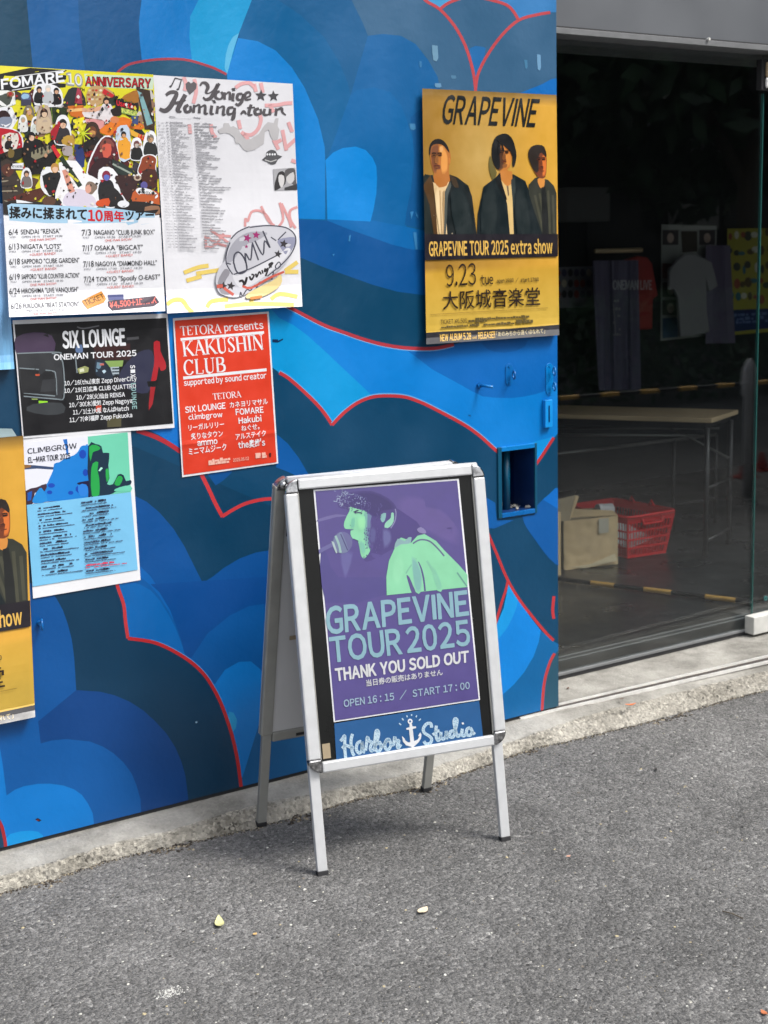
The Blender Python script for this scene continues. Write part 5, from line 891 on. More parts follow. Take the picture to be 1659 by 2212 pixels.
# the snap profile: an inner lip that stands a little lower than the face
for b in ((XL+SW, YB+.028, XL+SW+.004, YT-.028), (XR-SW-.004, YB+.028, XR-SW, YT-.028)): stile(*b, MFr, 'snap_lip', M['alu_in'], -.02, -.006, .001)
def corner(cx, cy, sx, sy, M_, mt, par, d0=-.0225, d1=.0012):     # quarter-round cap
    pts = [(0, 0)]+[(sx*rc*math.cos(t), sy*rc*math.sin(t)) for t in [math.pi/2*k/8 for k in range(9)]]
    vs = [M_ @ Vector((cx+p[0], cy+p[1], d)) for d in (d0, d1) for p in pts]; n = len(pts)
    MB().add(vs, [tuple(range(n))[::-1], tuple(range(n, 2*n))]+[(i, (i+1) % n, n+(i+1) % n, n+i) for i in range(n)]).build('corner_cap', mt, par, .004)
for sx, sy, cx, cy in ((-1, 1, XL+rc, YT-rc), (1, 1, XR-rc, YT-rc), (-1, -1, XL+rc, YB+rc), (1, -1, XR-rc, YB+rc)): corner(cx, cy, sx, sy, MFr, M['chrome'], AF)
stile(XL+.02, YB+.015, XR-.02, YT-.015, MFr, 'backing_board', M['black'], -.018, -.0105, 0)
for x0, x1 in ((-.012, .015), (.507, .534)):      # front legs run behind the frame
    MB().box((x0, .012, -.020), (x1, YB+.35, -.004), MF(FL-NF*.010, U, UPF, NF)).build('leg', M['alu'], AF, .002)
    MB().box((x0-.001, .0, -.022), (x1+.001, .014, -.002), MF(FL-NF*.010, U, UPF, NF)).build('foot', M['rubber'], AF, .002)
# rear frame
BL_ = at_z(566, 1787, 0); BR_ = at_z(918, 1713, 0); U2 = Vector((math.cos(R(-7.4)), math.sin(R(-7.4)), 0)); NB2 = Vector((-U2.y, U2.x, 0)); b_ = R(10.6)
UPB = (Vector((0, 0, math.cos(b_)))-NB2*math.sin(b_)+U2*.024).normalized(); NR = U2.cross(UPB).normalized(); MBk = MF(BL_, U2, UPB, NR)
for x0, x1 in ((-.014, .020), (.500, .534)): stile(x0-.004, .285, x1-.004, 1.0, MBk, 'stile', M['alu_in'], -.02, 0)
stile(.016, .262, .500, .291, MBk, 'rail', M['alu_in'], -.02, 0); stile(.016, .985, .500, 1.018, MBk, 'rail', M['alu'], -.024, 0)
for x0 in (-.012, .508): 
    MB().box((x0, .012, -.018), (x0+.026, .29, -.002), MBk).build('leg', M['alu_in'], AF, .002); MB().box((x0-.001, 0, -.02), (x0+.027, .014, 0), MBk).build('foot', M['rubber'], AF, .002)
MB().box((.010, .288, -.016), (.504, .99, -.006), MBk).build('back_panel', M['white'], AF)
MB().box((-.016, .285, -.0245), (-.011, 1.0, -.0205), MBk).build('edge_trim', M['alu'], AF)
MB().box((.085, .270, .0003), (.150, .278, .0015), MBk).build('grip_slot', M['rubber'], AF); MB().box((.050, .560, -.0055), (.110, .572, -.0045), MBk).build('paper_tag', M['cardin'], AF)
MB().box((.022, .86, -.0055), (.060, .99, -.001), MBk).build('hinge_stay', M['rubber'], AF)
for cx, cy, sx, sy in ((.018, 1.0-.015, -1, 1), (.494, 1.0-.015, 1, 1)): corner(cx, cy, sx, sy, MBk, M['chrome'], AF, -.024, .0)
pa = MFr @ Vector((XL+.014, YT-.005, -.022)); pb = MFr @ Vector((XR-.014, YT-.005, -.022)); MB().tube([pa, pb], .010, 12).build('hinge_bar', M['alu'], AF, smooth=True)
for x in (XL+.006, XR-.03):
    p = MFr @ Vector((x, YT-.014, -.024)); q = p+NB*.036; MB().tube([p, q], .010, 10).build('hinge_end', M['chrome'], AF, smooth=True)
# ---- the poster in the stand
QH = [(677, 1058), (991, 1034), (1037, 1512), (721, 1560)]; zH = fr(1140, 1860, 760); zH2 = fr(1180, 2300, 840); zH3 = fr(1300, 2820, 680)
PU = (92, 80, 152); GR = (150, 232, 184); P_ = Art(QH, .000012, .74)
q = QH; ins = lambda k: [(q[0][0]+5.4*k, q[0][1]+4.0*k), (q[1][0]-4.6*k, q[1][1]+5*k), (q[2][0]-4*k, q[2][1]-3.2*k), (q[3][0]+4.2*k, q[3][1]-4.4*k)]
P_.poly(ins(.75), PU)
P_.soft([(940, 330), (960, 230), (1080, 215), (1160, 240), (1170, 300), (1290, 320), (1400, 410), (1440, 470), (1430, 600), (1300, 560), (1100, 450)], (106, 90, 160), PU, zH, 5, 1.12)
P_.poly([(250, 400), (400, 360), (500, 375), (400, 385), (250, 425)], (120, 112, 172), zH, 2); P_.poly([(272, 660), (330, 720), (420, 900), (800, 900), (830, 1050), (312, 1120)], (84, 76, 148), zH, 2)
P_.poly([(440, 200), (600, 160), (760, 200), (880, 280), (1000, 360), (1120, 460), (1060, 600), (960, 620), (700, 760), (640, 740), (720, 640), (700, 400), (680, 340), (540, 320), (420, 300)], (80, 66, 138), zH, 3)
P_.soft([(440, 690), (540, 700), (500, 860), (470, 880)], (110, 106, 172), PU, zH, 5, 1.2)
for k in range(46):
    x = cr.uniform(390, 700); y = 190+(x-390)*.22+cr.uniform(-60, 90); a = cr.uniform(0, 3.1); l = cr.uniform(10, 34)
    P_.line([(x, y), (x+l*math.cos(a), y+l*math.sin(a)), (x+l*math.cos(a+.7)*1.4, y+l*math.sin(a+.7)*1.3)], 1.6, (142, 148, 192) if k % 3 else (178, 196, 220), zH, lift=k % 12 == 0)
P_.poly([(515, 255), (540, 300), (600, 320), (660, 335), (675, 400), (665, 520), (695, 600), (690, 680), (645, 738), (615, 715), (600, 640), (585, 590), (545, 570), (525, 535), (527, 500), (550, 490), (505, 488), (475, 480), (468, 440), (490, 380), (515, 330), (520, 290)], GR, zH, 3)
P_.soft([(668, 340), (712, 352), (695, 420), (702, 540), (690, 640), (668, 560), (655, 480), (664, 400)], (112, 132, 172), (84, 70, 142), zH, 4, 1.15); P_.soft([(640, 360), (668, 350), (665, 500), (680, 640), (650, 600), (640, 480)], (128, 190, 178), (146, 222, 184), zH, 4, 1.1); P_.poly([(545, 340), (580, 322), (600, 328), (560, 348)], (54, 46, 92), zH); P_.poly([(490, 486), (550, 488), (535, 500)], (92, 110, 150), zH); P_.line([(548, 572), (592, 592)], 2.4, (66, 60, 116), zH); P_.line([(520, 452), (540, 470), (548, 494)], 1.6, (104, 150, 156), zH, 3)
P_.poly([(780, 400), (790, 360), (830, 350), (820, 410), (800, 430)], (142, 196, 196), zH, 2); P_.poly([(820, 480), (820, 440), (850, 410), (870, 390), (875, 350), (895, 350), (895, 420), (860, 470)], (158, 224, 196), zH, 2); P_.line([(825, 310), (860, 268), (900, 300), (915, 350), (905, 420), (870, 480)], 2.2, (150, 150, 196), zH, 4)
P_.soft([(805, 500), (860, 510), (870, 590), (815, 640)], (110, 110, 170), (80, 66, 138), zH, 5, 1.25); P_.soft([(700, 480), (740, 500), (730, 600), (690, 590)], (96, 94, 158), (80, 66, 138), zH, 4, 1.2)
P_.soft([(560, 190), (700, 170), (840, 230), (900, 300), (860, 320), (790, 330), (740, 380), (700, 360), (640, 320), (560, 300), (500, 270)], (62, 50, 118), (80, 66, 138), zH, 4, 1.1)
for k in range(70):
    x = cr.uniform(440, 790); y = 180+(x-430)*.25+cr.uniform(-30, 120); a = cr.uniform(.2, 1.5); l = cr.uniform(16, 52)
    P_.line([(x, y), (x+l*.6*math.cos(a), y+l*.6*math.sin(a)), (x+l*math.cos(a+.5), y+l*math.sin(a+.5))], 1.1, cr.choice([(70, 58, 126), (62, 52, 116), (84, 74, 142), (94, 86, 152)]), zH, lift=k % 30 == 0)
for k in range(46):
    x = cr.uniform(440, 660); y = 195+(x-440)*.3+cr.uniform(-50, 50); a = cr.uniform(0, 3.1); l = cr.uniform(5, 16)
    P_.line([(x, y), (x+l*math.cos(a), y+l*math.sin(a))], 1.5, cr.choice([(140, 150, 196), (170, 190, 216), (120, 124, 180)]), zH, lift=k % 30 == 0)
for k in range(70):
    x = cr.uniform(640, 790); y = cr.uniform(480, 740); P_.ell((x, y), 5, 8, cr.choice([(88, 76, 146), (92, 82, 150), (80, 68, 138)]), zH, 5, lift=k % 40 == 0)
P_.soft([(590, 400), (640, 390), (640, 470), (600, 480)], (164, 246, 186), GR, zH, 4, 1.3); P_.soft([(535, 400), (560, 395), (556, 470), (530, 470)], (126, 206, 178), GR, zH, 4, 1.2); P_.soft([(600, 600), (640, 610), (650, 680), (625, 690)], (132, 206, 182), GR, zH, 4, 1.2); P_.line([(560, 350), (600, 345), (625, 352)], 2.4, (60, 60, 110), zH, 3)
P_.ell((455, 602), 86, 92, (112, 112, 164), zH, 18); P_.poly([(430, 515), (460, 540), (505, 660), (480, 690), (420, 690), (370, 600)], (126, 138, 176), zH, 2); P_.line([(395, 545), (425, 620), (440, 690)], 4.6, (168, 206, 200), zH, 3); P_.line([(440, 530), (470, 600), (500, 670)], 2.4, (78, 72, 132), zH, 3)
P_.line([(240, 690), (300, 655), (370, 620)], 8.5, (116, 112, 172), zH, 3); P_.poly([(360, 590), (382, 600), (412, 690), (400, 696), (380, 650)], (190, 212, 214), zH)
P_.poly([(835, 1056), (832, 900), (855, 760), (905, 650), (930, 580), (960, 560), (1000, 575), (1050, 560), (1040, 610), (1100, 545), (1160, 530), (1260, 590), (1330, 670), (1450, 790), (1530, 880), (1530, 985)], GR, zH)
P_.poly([(900, 650), (930, 570), (990, 590), (1020, 560), (1050, 560), (1030, 612), (960, 618)], (150, 190, 196), zH, 2)
P_.line([(1060, 612), (1120, 580), (1200, 590), (1270, 650), (1330, 720)], 3.4, (104, 108, 150), zH, 4); P_.line([(1060, 700), (1120, 800), (1150, 900), (1165, 1020)], 3.8, (92, 84, 148), zH, 4); P_.poly([(1005, 885), (1030, 900), (1060, 970), (1085, 1030), (1050, 1035), (1025, 960)], (94, 82, 148), zH, 2); P_.line([(1000, 870), (1030, 820), (1090, 740)], 3, (132, 200, 172), zH, 3); P_.soft([(1055, 740), (1105, 790), (1135, 900), (1125, 1010), (1090, 1015), (1065, 900)], (134, 196, 188), GR, zH, 5, 1.14); P_.soft([(900, 760), (960, 720), (980, 860), (930, 960), (890, 900)], (158, 238, 190), GR, zH, 4, 1.2); P_.soft([(1220, 830), (1260, 850), (1310, 980), (1270, 1000)], (138, 214, 182), GR, zH, 4, 1.2); P_.line([(1440, 860), (1490, 930), (1525, 980)], 3, (116, 172, 164), zH, 3); P_.line([(1180, 760), (1240, 860), (1290, 1000)], 5, (140, 214, 180), zH, 3); P_.poly([(1095, 490), (1130, 470), (1170, 500), (1170, 525), (1120, 520)], (146, 138, 190), zH, 2)
TQ = (150, 196, 212)
P_.text('GRAPEVINE', (212, 388), (1316, 236), (200, 186), TQ, zH2, .018, TR=(1302, 52)); P_.text('TOUR', (244, 607), (800, 537), (228, 420), TQ, zH2, .016, TR=(780, 345)); P_.text('2025', (835, 532), (1332, 468), (820, 343), TQ, zH2, .014, TR=(1308, 280))
P_.text('THANK YOU SOLD OUT', (284, 752), (1314, 603), (274, 660), WH, zH2, .032, TR=(1312, 520)); P_.text('当日券の販売はありません', (520, 797), (1113, 708), (516, 744), WH, zH2, .016, ink=True, TR=(1108, 660))
P_.text('OPEN 16 : 15  /  START 17 : 00', (344, 956), (1324, 812), (340, 902), (170, 196, 222), zH2, .012, TR=(1320, 760))
PLN = (MFr @ Vector((0, 0, -.0090)), NF)
poster('stand_poster', P_, QH, lambda u, v: .0006*math.sin(v*7+u*2)**2, 'purple and green poster of a singer at a microphone, marked sold out', 'poster', base=.0005, nu=4, nv=8, plane=PLN, m='gloss')
QH2 = [(722, 1563), (1035, 1514), (1044, 1597), (727, 1649)]; L2 = Art(QH2, .000012, .85)
LT = (196, 222, 238)
HS = [[(100, 240), (120, 215), (140, 190), (140, 300), (150, 410)], [(215, 170), (200, 230), (205, 300), (215, 350), (232, 380)], [(115, 310), (150, 280), (200, 300), (230, 300)], [(300, 240), (262, 260), (252, 320), (280, 355), (305, 320), (305, 245), (312, 330), (335, 345)], [(340, 330), (350, 260), (358, 200), (375, 240), (400, 250), (385, 300), (392, 330), (410, 335)],
      [(410, 335), (440, 270), (465, 180), (458, 140), (440, 150), (430, 250), (440, 320), (465, 340), (490, 300), (475, 250), (450, 270)], [(485, 290), (520, 270), (545, 235), (570, 225), (545, 225), (525, 270), (535, 315), (565, 315), (585, 270), (565, 225)], [(585, 270), (610, 270), (620, 200), (630, 235), (660, 235), (645, 280), (655, 305), (680, 270)]]
ST = [[(975, 110), (965, 70), (925, 75), (895, 120), (905, 160), (950, 190), (975, 220), (960, 260), (920, 265), (900, 240)], [(985, 180), (1010, 160)], [(1020, 90), (1015, 160), (1025, 220), (1045, 230), (1065, 180)], [(1000, 150), (1050, 140)], [(1065, 150), (1065, 205), (1090, 220), (1115, 180), (1115, 140)], [(1115, 145), (1115, 200), (1135, 210)], [(1190, 140), (1155, 150), (1150, 195), (1180, 200), (1200, 160)], [(1195, 160), (1215, 80), (1218, 35), (1200, 25), (1190, 60), (1210, 160), (1228, 195), (1250, 170)], [(1270, 120), (1265, 175), (1285, 190), (1305, 170)], [(1345, 110), (1315, 125), (1310, 170), (1340, 185), (1365, 150), (1345, 110)], [(1365, 150), (1390, 175)]]
for L in HS+ST: L2.line(L, 6.6, LT, zH3, 5, lift=False)
L2.z += .000012
for L in HS+ST:     # the rope twist
    pts = spline(zH3(L), 5)
    for i in range(0, len(pts)-1, 2):
        (ax, ay), (bx, by) = pts[i], pts[i+1]; dx, dy = bx-ax, by-ay; l = math.hypot(dx, dy) or 1; dx /= l; dy /= l
        L2.line([(ax-dy*2.1-dx*1.2, ay+dx*2.1-dy*1.2), (ax+dy*2.1+dx*1.2, ay-dx*2.1+dy*1.2)], .8, (96, 150, 196), lift=False)
L2.z += .000012
L2.poly([(1262, 62), (1280, 58), (1288, 76), (1268, 80)], WH, zH3); L2.ell((768, 50), 24, 26, WH, zH3, 16); L2.ell((768, 50), 10, 11, (24, 96, 160), zH3, 12)
L2.poly([(762, 72), (784, 72), (790, 98), (825, 98), (826, 114), (793, 122), (806, 240), (840, 225), (858, 195), (845, 190), (865, 155), (878, 178), (872, 215), (850, 250), (792, 305), (775, 292), (730, 280), (700, 245), (690, 190), (712, 210), (722, 232), (750, 252), (770, 250), (758, 130), (732, 130), (732, 114), (762, 106)], WH, zH3)
for a, b in (((690, 20), (705, 40)), ((735, -8), (742, 10)), ((782, -20), (782, -3)), ((832, -8), (824, 10)), ((870, 25), (852, 42)), ((662, 68), (682, 84))): L2.line([a, b], 2.6, (186, 214, 236), zH3, lift=False)
poster('studio_strip', L2, QH2, lambda u, v: 0, 'blue strip with white rope lettering and an anchor under the purple poster', 'sign', colf=lambda u, v: (18, 84, 140), base=.0012, nu=3, nv=2, plane=PLN, m='gloss', partname='rope_lettering')
MB().box((XL+SW+.009, YB+.034, -.0104), (XL+SW+.030, YB+.072, -.0095), MFr).build('tape_piece', M['cardin'], AF)
# ================================================================== shop front
fb = empty('fascia_beam', (4.5, 3.62, 2.25), 'plain grey metal fascia above the shop glass', 'fascia')
MB().box((2.80, 3.64, 2.262), (12, 3.98, 3.9)).build('beam_face', M['steel'], fb)
MB().box((2.80, 3.615, 2.236), (12, 3.97, 2.2545)).build('edge_trim', M['steel2'], fb, .001)
MB().box((2.80, 3.628, 2.2565), (12, 3.66, 2.2615)).build('trim_groove', M['rubber'], fb)
c = at_y(1531, 87, 3.61); MB().tube([(c.x, 3.616, c.z+.004), (c.x, 3.606, c.z+.004)], .005, 10).build('screw', M['rail'], fb)
gp = empty('shop_window', (3.6, 3.71, .07), 'large left-hand shop window pane beside the blue wall', 'window')
GX = at_y(1634, 780, 3.71).x
MB().box((2.60, 3.706, .082), (GX, 3.716, 2.24)).build('pane', M['glass'], gp)
MB().box((GX+.0005, 3.705, .126), (GX+.004, 3.717, 2.10)).build('glass_edge', M['gedge'], gp)
MB().box((2.70, 3.700, .070), (GX+.01, 3.722, .081)).build('bottom_trim', M['steel2'], gp, .002)
MB().box((2.70, 3.704, .0565), (GX+.01, 3.74, .0695)).build('base_strip', M['rubber'], gp)
gp2 = empty('glass_door', (5.2, 3.72, .07), 'right-hand glass door pane past the green glass seam', 'door')
MB().box((GX+.008, 3.712, .120), (6.2, 3.722, 2.24)).build('pane', M['glass'], gp2)
c1 = at_y(1644, 128, 3.69); c2 = at_y(1644, 194, 3.69)
MB().box((c1.x, 3.685, c2.z), (c1.x+.16, 3.711, c1.z)).build('clamp_body', M['rubber'], gp2, .002)
MB().box((c1.x+.014, 3.672, c2.z+.006), (c1.x+.16, 3.684, c2.z+.042)).build('clamp_plate', M['rail'], gp2, .006); MB().box((c1.x+.016, 3.672, c2.z+.045), (c1.x+.16, 3.684, c1.z-.01)).build('clamp_plate', M['tan'], gp2, .004)
b1 = at_y(1627, 1334, 3.66); MB().box((b1.x, 3.655, .066), (6.2, 3.703, b1.z)).build('threshold_block', mat('stone_threshold', (.50, .50, .47), rough=.7, noise=.15, nscale=16), gp2, .003)
s = at_y(1653, 1294, 3.711); ms = mat('teal_sticker', (.01, .22, .22), rough=.5)
MB().box((s.x-.012, 3.7095, s.z-.014), (s.x+.012, 3.7110, s.z+.014)).build('sticker', M['rubber'], gp2); MB().tube([(s.x+.007*math.cos(t), 3.7088, s.z+.003+.007*math.sin(t)) for t in [6.283*k/14 for k in range(14)]], .0016, 6, closed=True).build('sticker_mark', ms, gp2)
# ================================================================== room behind the glass
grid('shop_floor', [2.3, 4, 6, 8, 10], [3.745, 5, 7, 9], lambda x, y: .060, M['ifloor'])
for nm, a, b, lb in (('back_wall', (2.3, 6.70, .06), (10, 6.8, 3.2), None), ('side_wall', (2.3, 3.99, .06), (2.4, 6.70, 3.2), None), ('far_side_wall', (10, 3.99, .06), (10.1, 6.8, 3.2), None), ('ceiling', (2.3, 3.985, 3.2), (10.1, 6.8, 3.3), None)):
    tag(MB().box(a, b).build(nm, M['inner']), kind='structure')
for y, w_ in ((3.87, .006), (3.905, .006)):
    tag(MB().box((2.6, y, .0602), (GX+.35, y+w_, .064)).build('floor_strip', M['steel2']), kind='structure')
# cardboard box with its flaps open
def quadbox(name, pts, h, mt, par): return MB().ext([(*p.xy, p.z) for p in pts], (0, 0, h)).build(name, mt, par, .004)
p0 = at_z(1219, 1231, .062); p1 = at_z(1334, 1218, .062); d = (p1-p0).normalized(); n = Vector((-d.y, d.x, 0)); L = (p1-p0).length; bh = .235
bx = empty('cardboard_box', (p0+p1)/2+n*.12, 'open battered cardboard box on the shop floor beside the red basket', 'box')
Mb = MF(p0, d, Vector((0, 0, 1)), -n)
def wavy(x0, x1, y0, y1, z, zt, nm, mt, nx=14, ny=8, amp=.004, seed=0):
    V = []; 
    for j in range(ny+1):
        for i in range(nx+1):
            x = x0+(x1-x0)*i/nx; y = y0+(y1-y0)*j/ny; V.append(Mb @ Vector((x, y, (zt(x, y) if callable(zt) else z)+amp*nz(x*22+seed, y*24, seed))))
    m = len(V); V += [v+n*.003 for v in V]
    q = [(j*(nx+1)+i, j*(nx+1)+i+1, (j+1)*(nx+1)+i+1, (j+1)*(nx+1)+i) for j in range(ny) for i in range(nx)]
    return MB().add(V, q+[tuple(k+m for k in f)[::-1] for f in q]).build(nm, mt, bx, smooth=True)
wavy(0, L, 0, bh, 0, lambda x, y: .006*max(0, 1-y/.03)**2+.004*math.sin(x*20)*(y < .05), 'front_panel', M['card'], 30, 22, .005)
MB().box((-.004, 0, -.24), (-.001, bh, -.002), Mb).build('side_panel', M['cardin'], bx); MB().box((L+.0, 0, -.24), (L+.003, bh, -.002), Mb).build('side_panel', M['cardin'], bx)
MB().box((-.004, 0, -.243), (L+.003, bh, -.240), Mb).build('back_panel', M['cardin'], bx); MB().box((0, .004, -.238), (L-.002, .008, -.004), Mb).build('base', M['cardin'], bx)
MB().ext([Mb @ Vector(v) for v in ((.02, bh+.004, -.05), (L, bh+.001, -.004), (L+.006, bh+.012, -.06), (.04, bh+.030, -.16))], (0, 0, .004)).build('flap', M['card'], bx)
MB().ext([Mb @ Vector(v) for v in ((.03, bh+.0, -.004), (-.02, bh+.0, -.004), (-.09, bh+.10, -.0), (.07, bh+.115, -.02))], n*.004).build('flap', M['cardin'], bx)
MB().ext([Mb @ Vector(v) for v in ((.03, bh+.0, -.006), (.045, bh+.02, -.006), (.09, bh+.108, -.022), (.07, bh+.115, -.02))], -n*.003).build('flap_edge', M['card'], bx)
MB().box((.18, bh-.075, .0065), (.235, bh-.004, .0075), Mb).build('tape_strip', mat('clear_tape', (.46, .42, .34), rough=.25), bx)
MB().ext([Mb @ Vector(v) for v in ((.02, .012, .009), (.13, .016, .012), (L-.02, .055, .010), (L-.01, .02, .012), (.1, .0, .012))], -n*.001).build('torn_skin', mat('crumpled_cardboard', (.60, .49, .32), rough=.6, bump=.004, bscale=40), bx)
a = at_z(1210.5, 1242, .062); sb_ = MB().box((a.x-.22, a.y-.004, .062), (a.x, a.y+.016, .36)).build('cardboard_sheet', M['card']); tag(sb_, 'flat cardboard sheet standing on edge left of the cardboard box', 'cardboard')
# paper roll on the box
a = at_y(1302, 1100, 5.15); pr = MB().tube([a+Vector((-.035, 0, .0)), a+Vector((.045, -.015, -.004))], .030, 16).build('paper_roll', M['white']); tag(pr, 'white paper roll lying on top behind the cardboard box flap', 'paper roll')
MB().ext([a+Vector(v) for v in ((-.02, .02, -.12), (.03, .02, -.12), (.03, .02, -.031), (-.02, .02, -.031))], (0, .02, 0)).build('support_card', M['cardin'], pr)
# red shopping basket
bk = empty('shopping_basket', (4.84, 5.17, .062), 'red plastic shopping basket on the dark floor right of the cardboard box', 'basket')
zt = .275; TOP = [Vector((4.690, 4.957, zt)), Vector((5.006, 4.952, zt)), Vector((5.004, 5.392, zt)), Vector((4.700, 5.398, zt))]
BOT = [Vector((4.722, 4.990, .064)), Vector((4.955, 4.965, .064)), Vector((4.958, 5.350, .064)), Vector((4.735, 5.355, .064))]
def bp_(i, s, t): j = (i+1) % 4; return (BOT[i]*(1-s)+BOT[j]*s)*(1-t)+(TOP[i]*(1-s)+TOP[j]*s)*t
cen = Vector((4.85, 5.17, .17))
for i in range(4):
    mb = MB(); nn = 15 if i % 2 == 0 else 21
    for t0, t1 in ((0, .06), (.22, .265), (.42, .465), (.62, .665), (.84, .99)): 
        q = [bp_(i, 0, t0), bp_(i, 1, t0), bp_(i, 1, t1), bp_(i, 0, t1)]; o = (cen-(q[0]+q[1])/2); o.z = 0; mb.ext(q, o.normalized()*.003)
    for k in range(nn+1):
        s0 = k/nn; wd = .17/nn if 0 < k < nn else .5/nn; s0_, s1_ = max(0, s0-wd), min(1, s0+wd)
        q = [bp_(i, s0_, .03), bp_(i, s1_, .03), bp_(i, s1_, .92), bp_(i, s0_, .92)]; o = (cen-(q[0]+q[1])/2); o.z = 0; q = [v+o.normalized()*.0006 for v in q]; mb.ext(q, o.normalized()*.0022)
    mb.build('lattice_side', M['red'], bk)
MB().ext(BOT, (0, 0, .004)).build('base', M['red'], bk)
rp = []
for i in range(4):
    for k in range(5): s_ = .06+.88*k/4; v = TOP[i]*(1-s_)+TOP[(i+1) % 4]*s_; o = v-cen; o.z = 0; rp.append(v+o.normalized()*.006)
MB().tube(rp, .0075, 8, closed=True).build('rim', M['red'], bk, smooth=True)
MB().tube([bp_(0, .28, .93)+Vector((0, -.010, 0)), bp_(0, .30, .80)+Vector((0, -.012, 0)), bp_(0, .70, .80)+Vector((0, -.012, 0)), bp_(0, .72, .93)+Vector((0, -.010, 0))], .0065, 8).build('grip', M['red'], bk, smooth=True)
for s_ in (.38, .70):
    v = TOP[1]*(1-s_)+TOP[2]*s_; MB().tube([v+Vector((0, -.02, 0)), v+Vector((0, 0, .028)), v+Vector((0, .02, 0))], .006, 8).build('handle_hinge', M['red'], bk, smooth=True)
pp = MB().ext([Vector(v) for v in ((4.74, 5.02, .10), (4.90, 5.0, .14), (4.94, 5.30, .19), (4.76, 5.32, .22))], (0, 0, .004)).build('white_papers', M['white']); tag(pp, 'white sheets of paper lying inside the red shopping basket', 'papers')
# folding table
zt = .745; TC = [at_z(1204, 875, zt), at_z(1595, 885, zt), at_z(1538, 904, zt)]
e2 = (TC[2]-TC[1]); e1 = Vector((-e2.y, e2.x, 0)).normalized(); e1 = e1 if e1.dot(TC[0]-TC[1]) > 0 else -e1
far = (TC[0]-TC[1]).normalized()
tb = empty('folding_table', TC[1], 'tan-topped folding table with dark legs behind the shop glass', 'table')
tp = [TC[1], TC[2], TC[2]+far*1.75, TC[1]+far*1.75]; MB().ext(tp, (0, 0, -.022)).build('table_top', M['tan'], tb, .002)
MB().ext([p*1+(tp[0]+tp[2]-p*2)*.02+Vector((0, 0, -.0225)) for p in tp], (0, 0, -.03)).build('apron', M['dkmetal'], tb)
for i, (u_, v_) in enumerate(((.06, .03), (.94, .03), (.06, 1.6), (.94, 1.6))):
    p = TC[1]+e2*u_+far*v_; MB().tube([(p.x, p.y, zt-.05), (p.x, p.y, .062)], .014, 10).build('leg', M['dkmetal'], tb, smooth=True)
for v_, z_ in ((.03, .40), (.03, .14), (1.6, .40)):
    a = TC[1]+e2*.06+far*v_; b = TC[1]+e2*.94+far*v_; MB().tube([(a.x, a.y, z_), (b.x, b.y, z_)], .009, 8).build('crossbar', M['dkmetal'], tb, smooth=True)
for v_ in (.12, .88): 
    a = TC[1]+e2*v_+far*.08; b = TC[1]+e2*v_+far*1.5; MB().tube([(a.x, a.y, zt-.09), (b.x, b.y, zt-.13)], .006, 8).build('brace', M['ltmetal'], tb, smooth=True)
a = TC[1]+e2*.1+far*.03; b = TC[1]+e2*.3+far*.38; MB().tube([(a.x, a.y, zt-.24), (b.x, b.y, zt-.05)], .006, 8).build('brace', M['ltmetal'], tb, smooth=True)
# a second, lower frame under it: the pale bar that runs towards the wall
a = at_z(1203, 981, .55); b = at_z(1547, 939, .55); fr_ = empty('folded_table_frame', (a+b)/2, 'pale metal tube frame standing in front of the tan folding table', 'table frame')
MB().tube([a-(b-a)*.2, b], .008, 8).build('top_tube', M['ltmetal'], fr_, smooth=True)
for q in (b, a+(b-a)*.72): MB().tube([(q.x, q.y, .55), (q.x, q.y, .062)], .010, 8).build('leg', M['dkmetal'], fr_, smooth=True)
MB().tube([(b.x, b.y, .2), ((a+(b-a)*.72).x, (a+(b-a)*.72).y, .2)], .007, 8).build('crossbar', M['dkmetal'], fr_, smooth=True)
# striped pole on the floor
M['stripe'] = mat('yellow_tape', (.42, .24, .06), rough=.5); a = at_z(1277, 1259, .075); b = at_z(1590, 1297, .075); sp = empty('striped_pole', (a+b)/2, 'yellow and black striped pole lying on the dark shop floor', 'pole')
def stripe_pole(a, b, r, segs, par, names=('yellow_band', 'black_tube')):
    for s0_, s1_, k in segs: MB().tube([a+(b-a)*s0_, a+(b-a)*s1_], r if k else r*.94, 12).build(names[0] if k else names[1], M['stripe'] if k else M['dkmetal'], par, smooth=False)
stripe_pole(a, b, .011, [(-.5, 0, 0), (0, .17, 1), (.17, .38, 0), (.38, .57, 1), (.57, .80, 0), (.80, 1.0, 1), (1.0, 1.1, 0)], sp)
# ---- things on and in front of the back wall
zI = fr(2150, 800, 874); PY = lambda y: (Vector((0, y, 0)), Vector((0, -1, 0)))
def wallprint(name, quad, art, label, cat, col, y=6.68, h=lambda u, v: 0, nu=4, nv=4, grp=None): return poster(name, art, quad, h, label, cat, grp, colf=(col if callable(col) else (lambda u, v: col)), base=.003, nu=nu, nv=nv, plane=PY(y), partname='printed_artwork')
Q1 = zI([(862, 158), (1275, 170), (1262, 985), (855, 1030)]); a1 = Art(Q1, .0003)
for y in (200, 450, 590, 725):
    for x in (870, 1145):
        a1.poly([(x, y), (x+120, y), (x+118, y+112), (x, y+112)], (70, 66, 70) if (x+y) % 3 else (110, 70, 60), zI); a1.ell((x+60, y+60), 26, 38, (190, 170, 160), zI, 10)
a1.poly([(870, 860), (985, 855), (985, 1000), (872, 1010)], (60, 90, 120), zI); a1.poly([(1010, 210), (1130, 210), (1130, 360), (1020, 370)], (70, 66, 60), zI); a1.greek((1010, 420), (1120, 420), 8, (90, 90, 90), zI)
wallprint('picture_poster', Q1, a1, 'pale poster with a grid of small photographs inside the shop', 'poster', (160, 165, 162), grp='posters on the shop back wall')
Q2 = zI([(1355, 190), (1720, 186), (1720, 958), (1350, 990)]); a2 = Art(Q2, .0003)
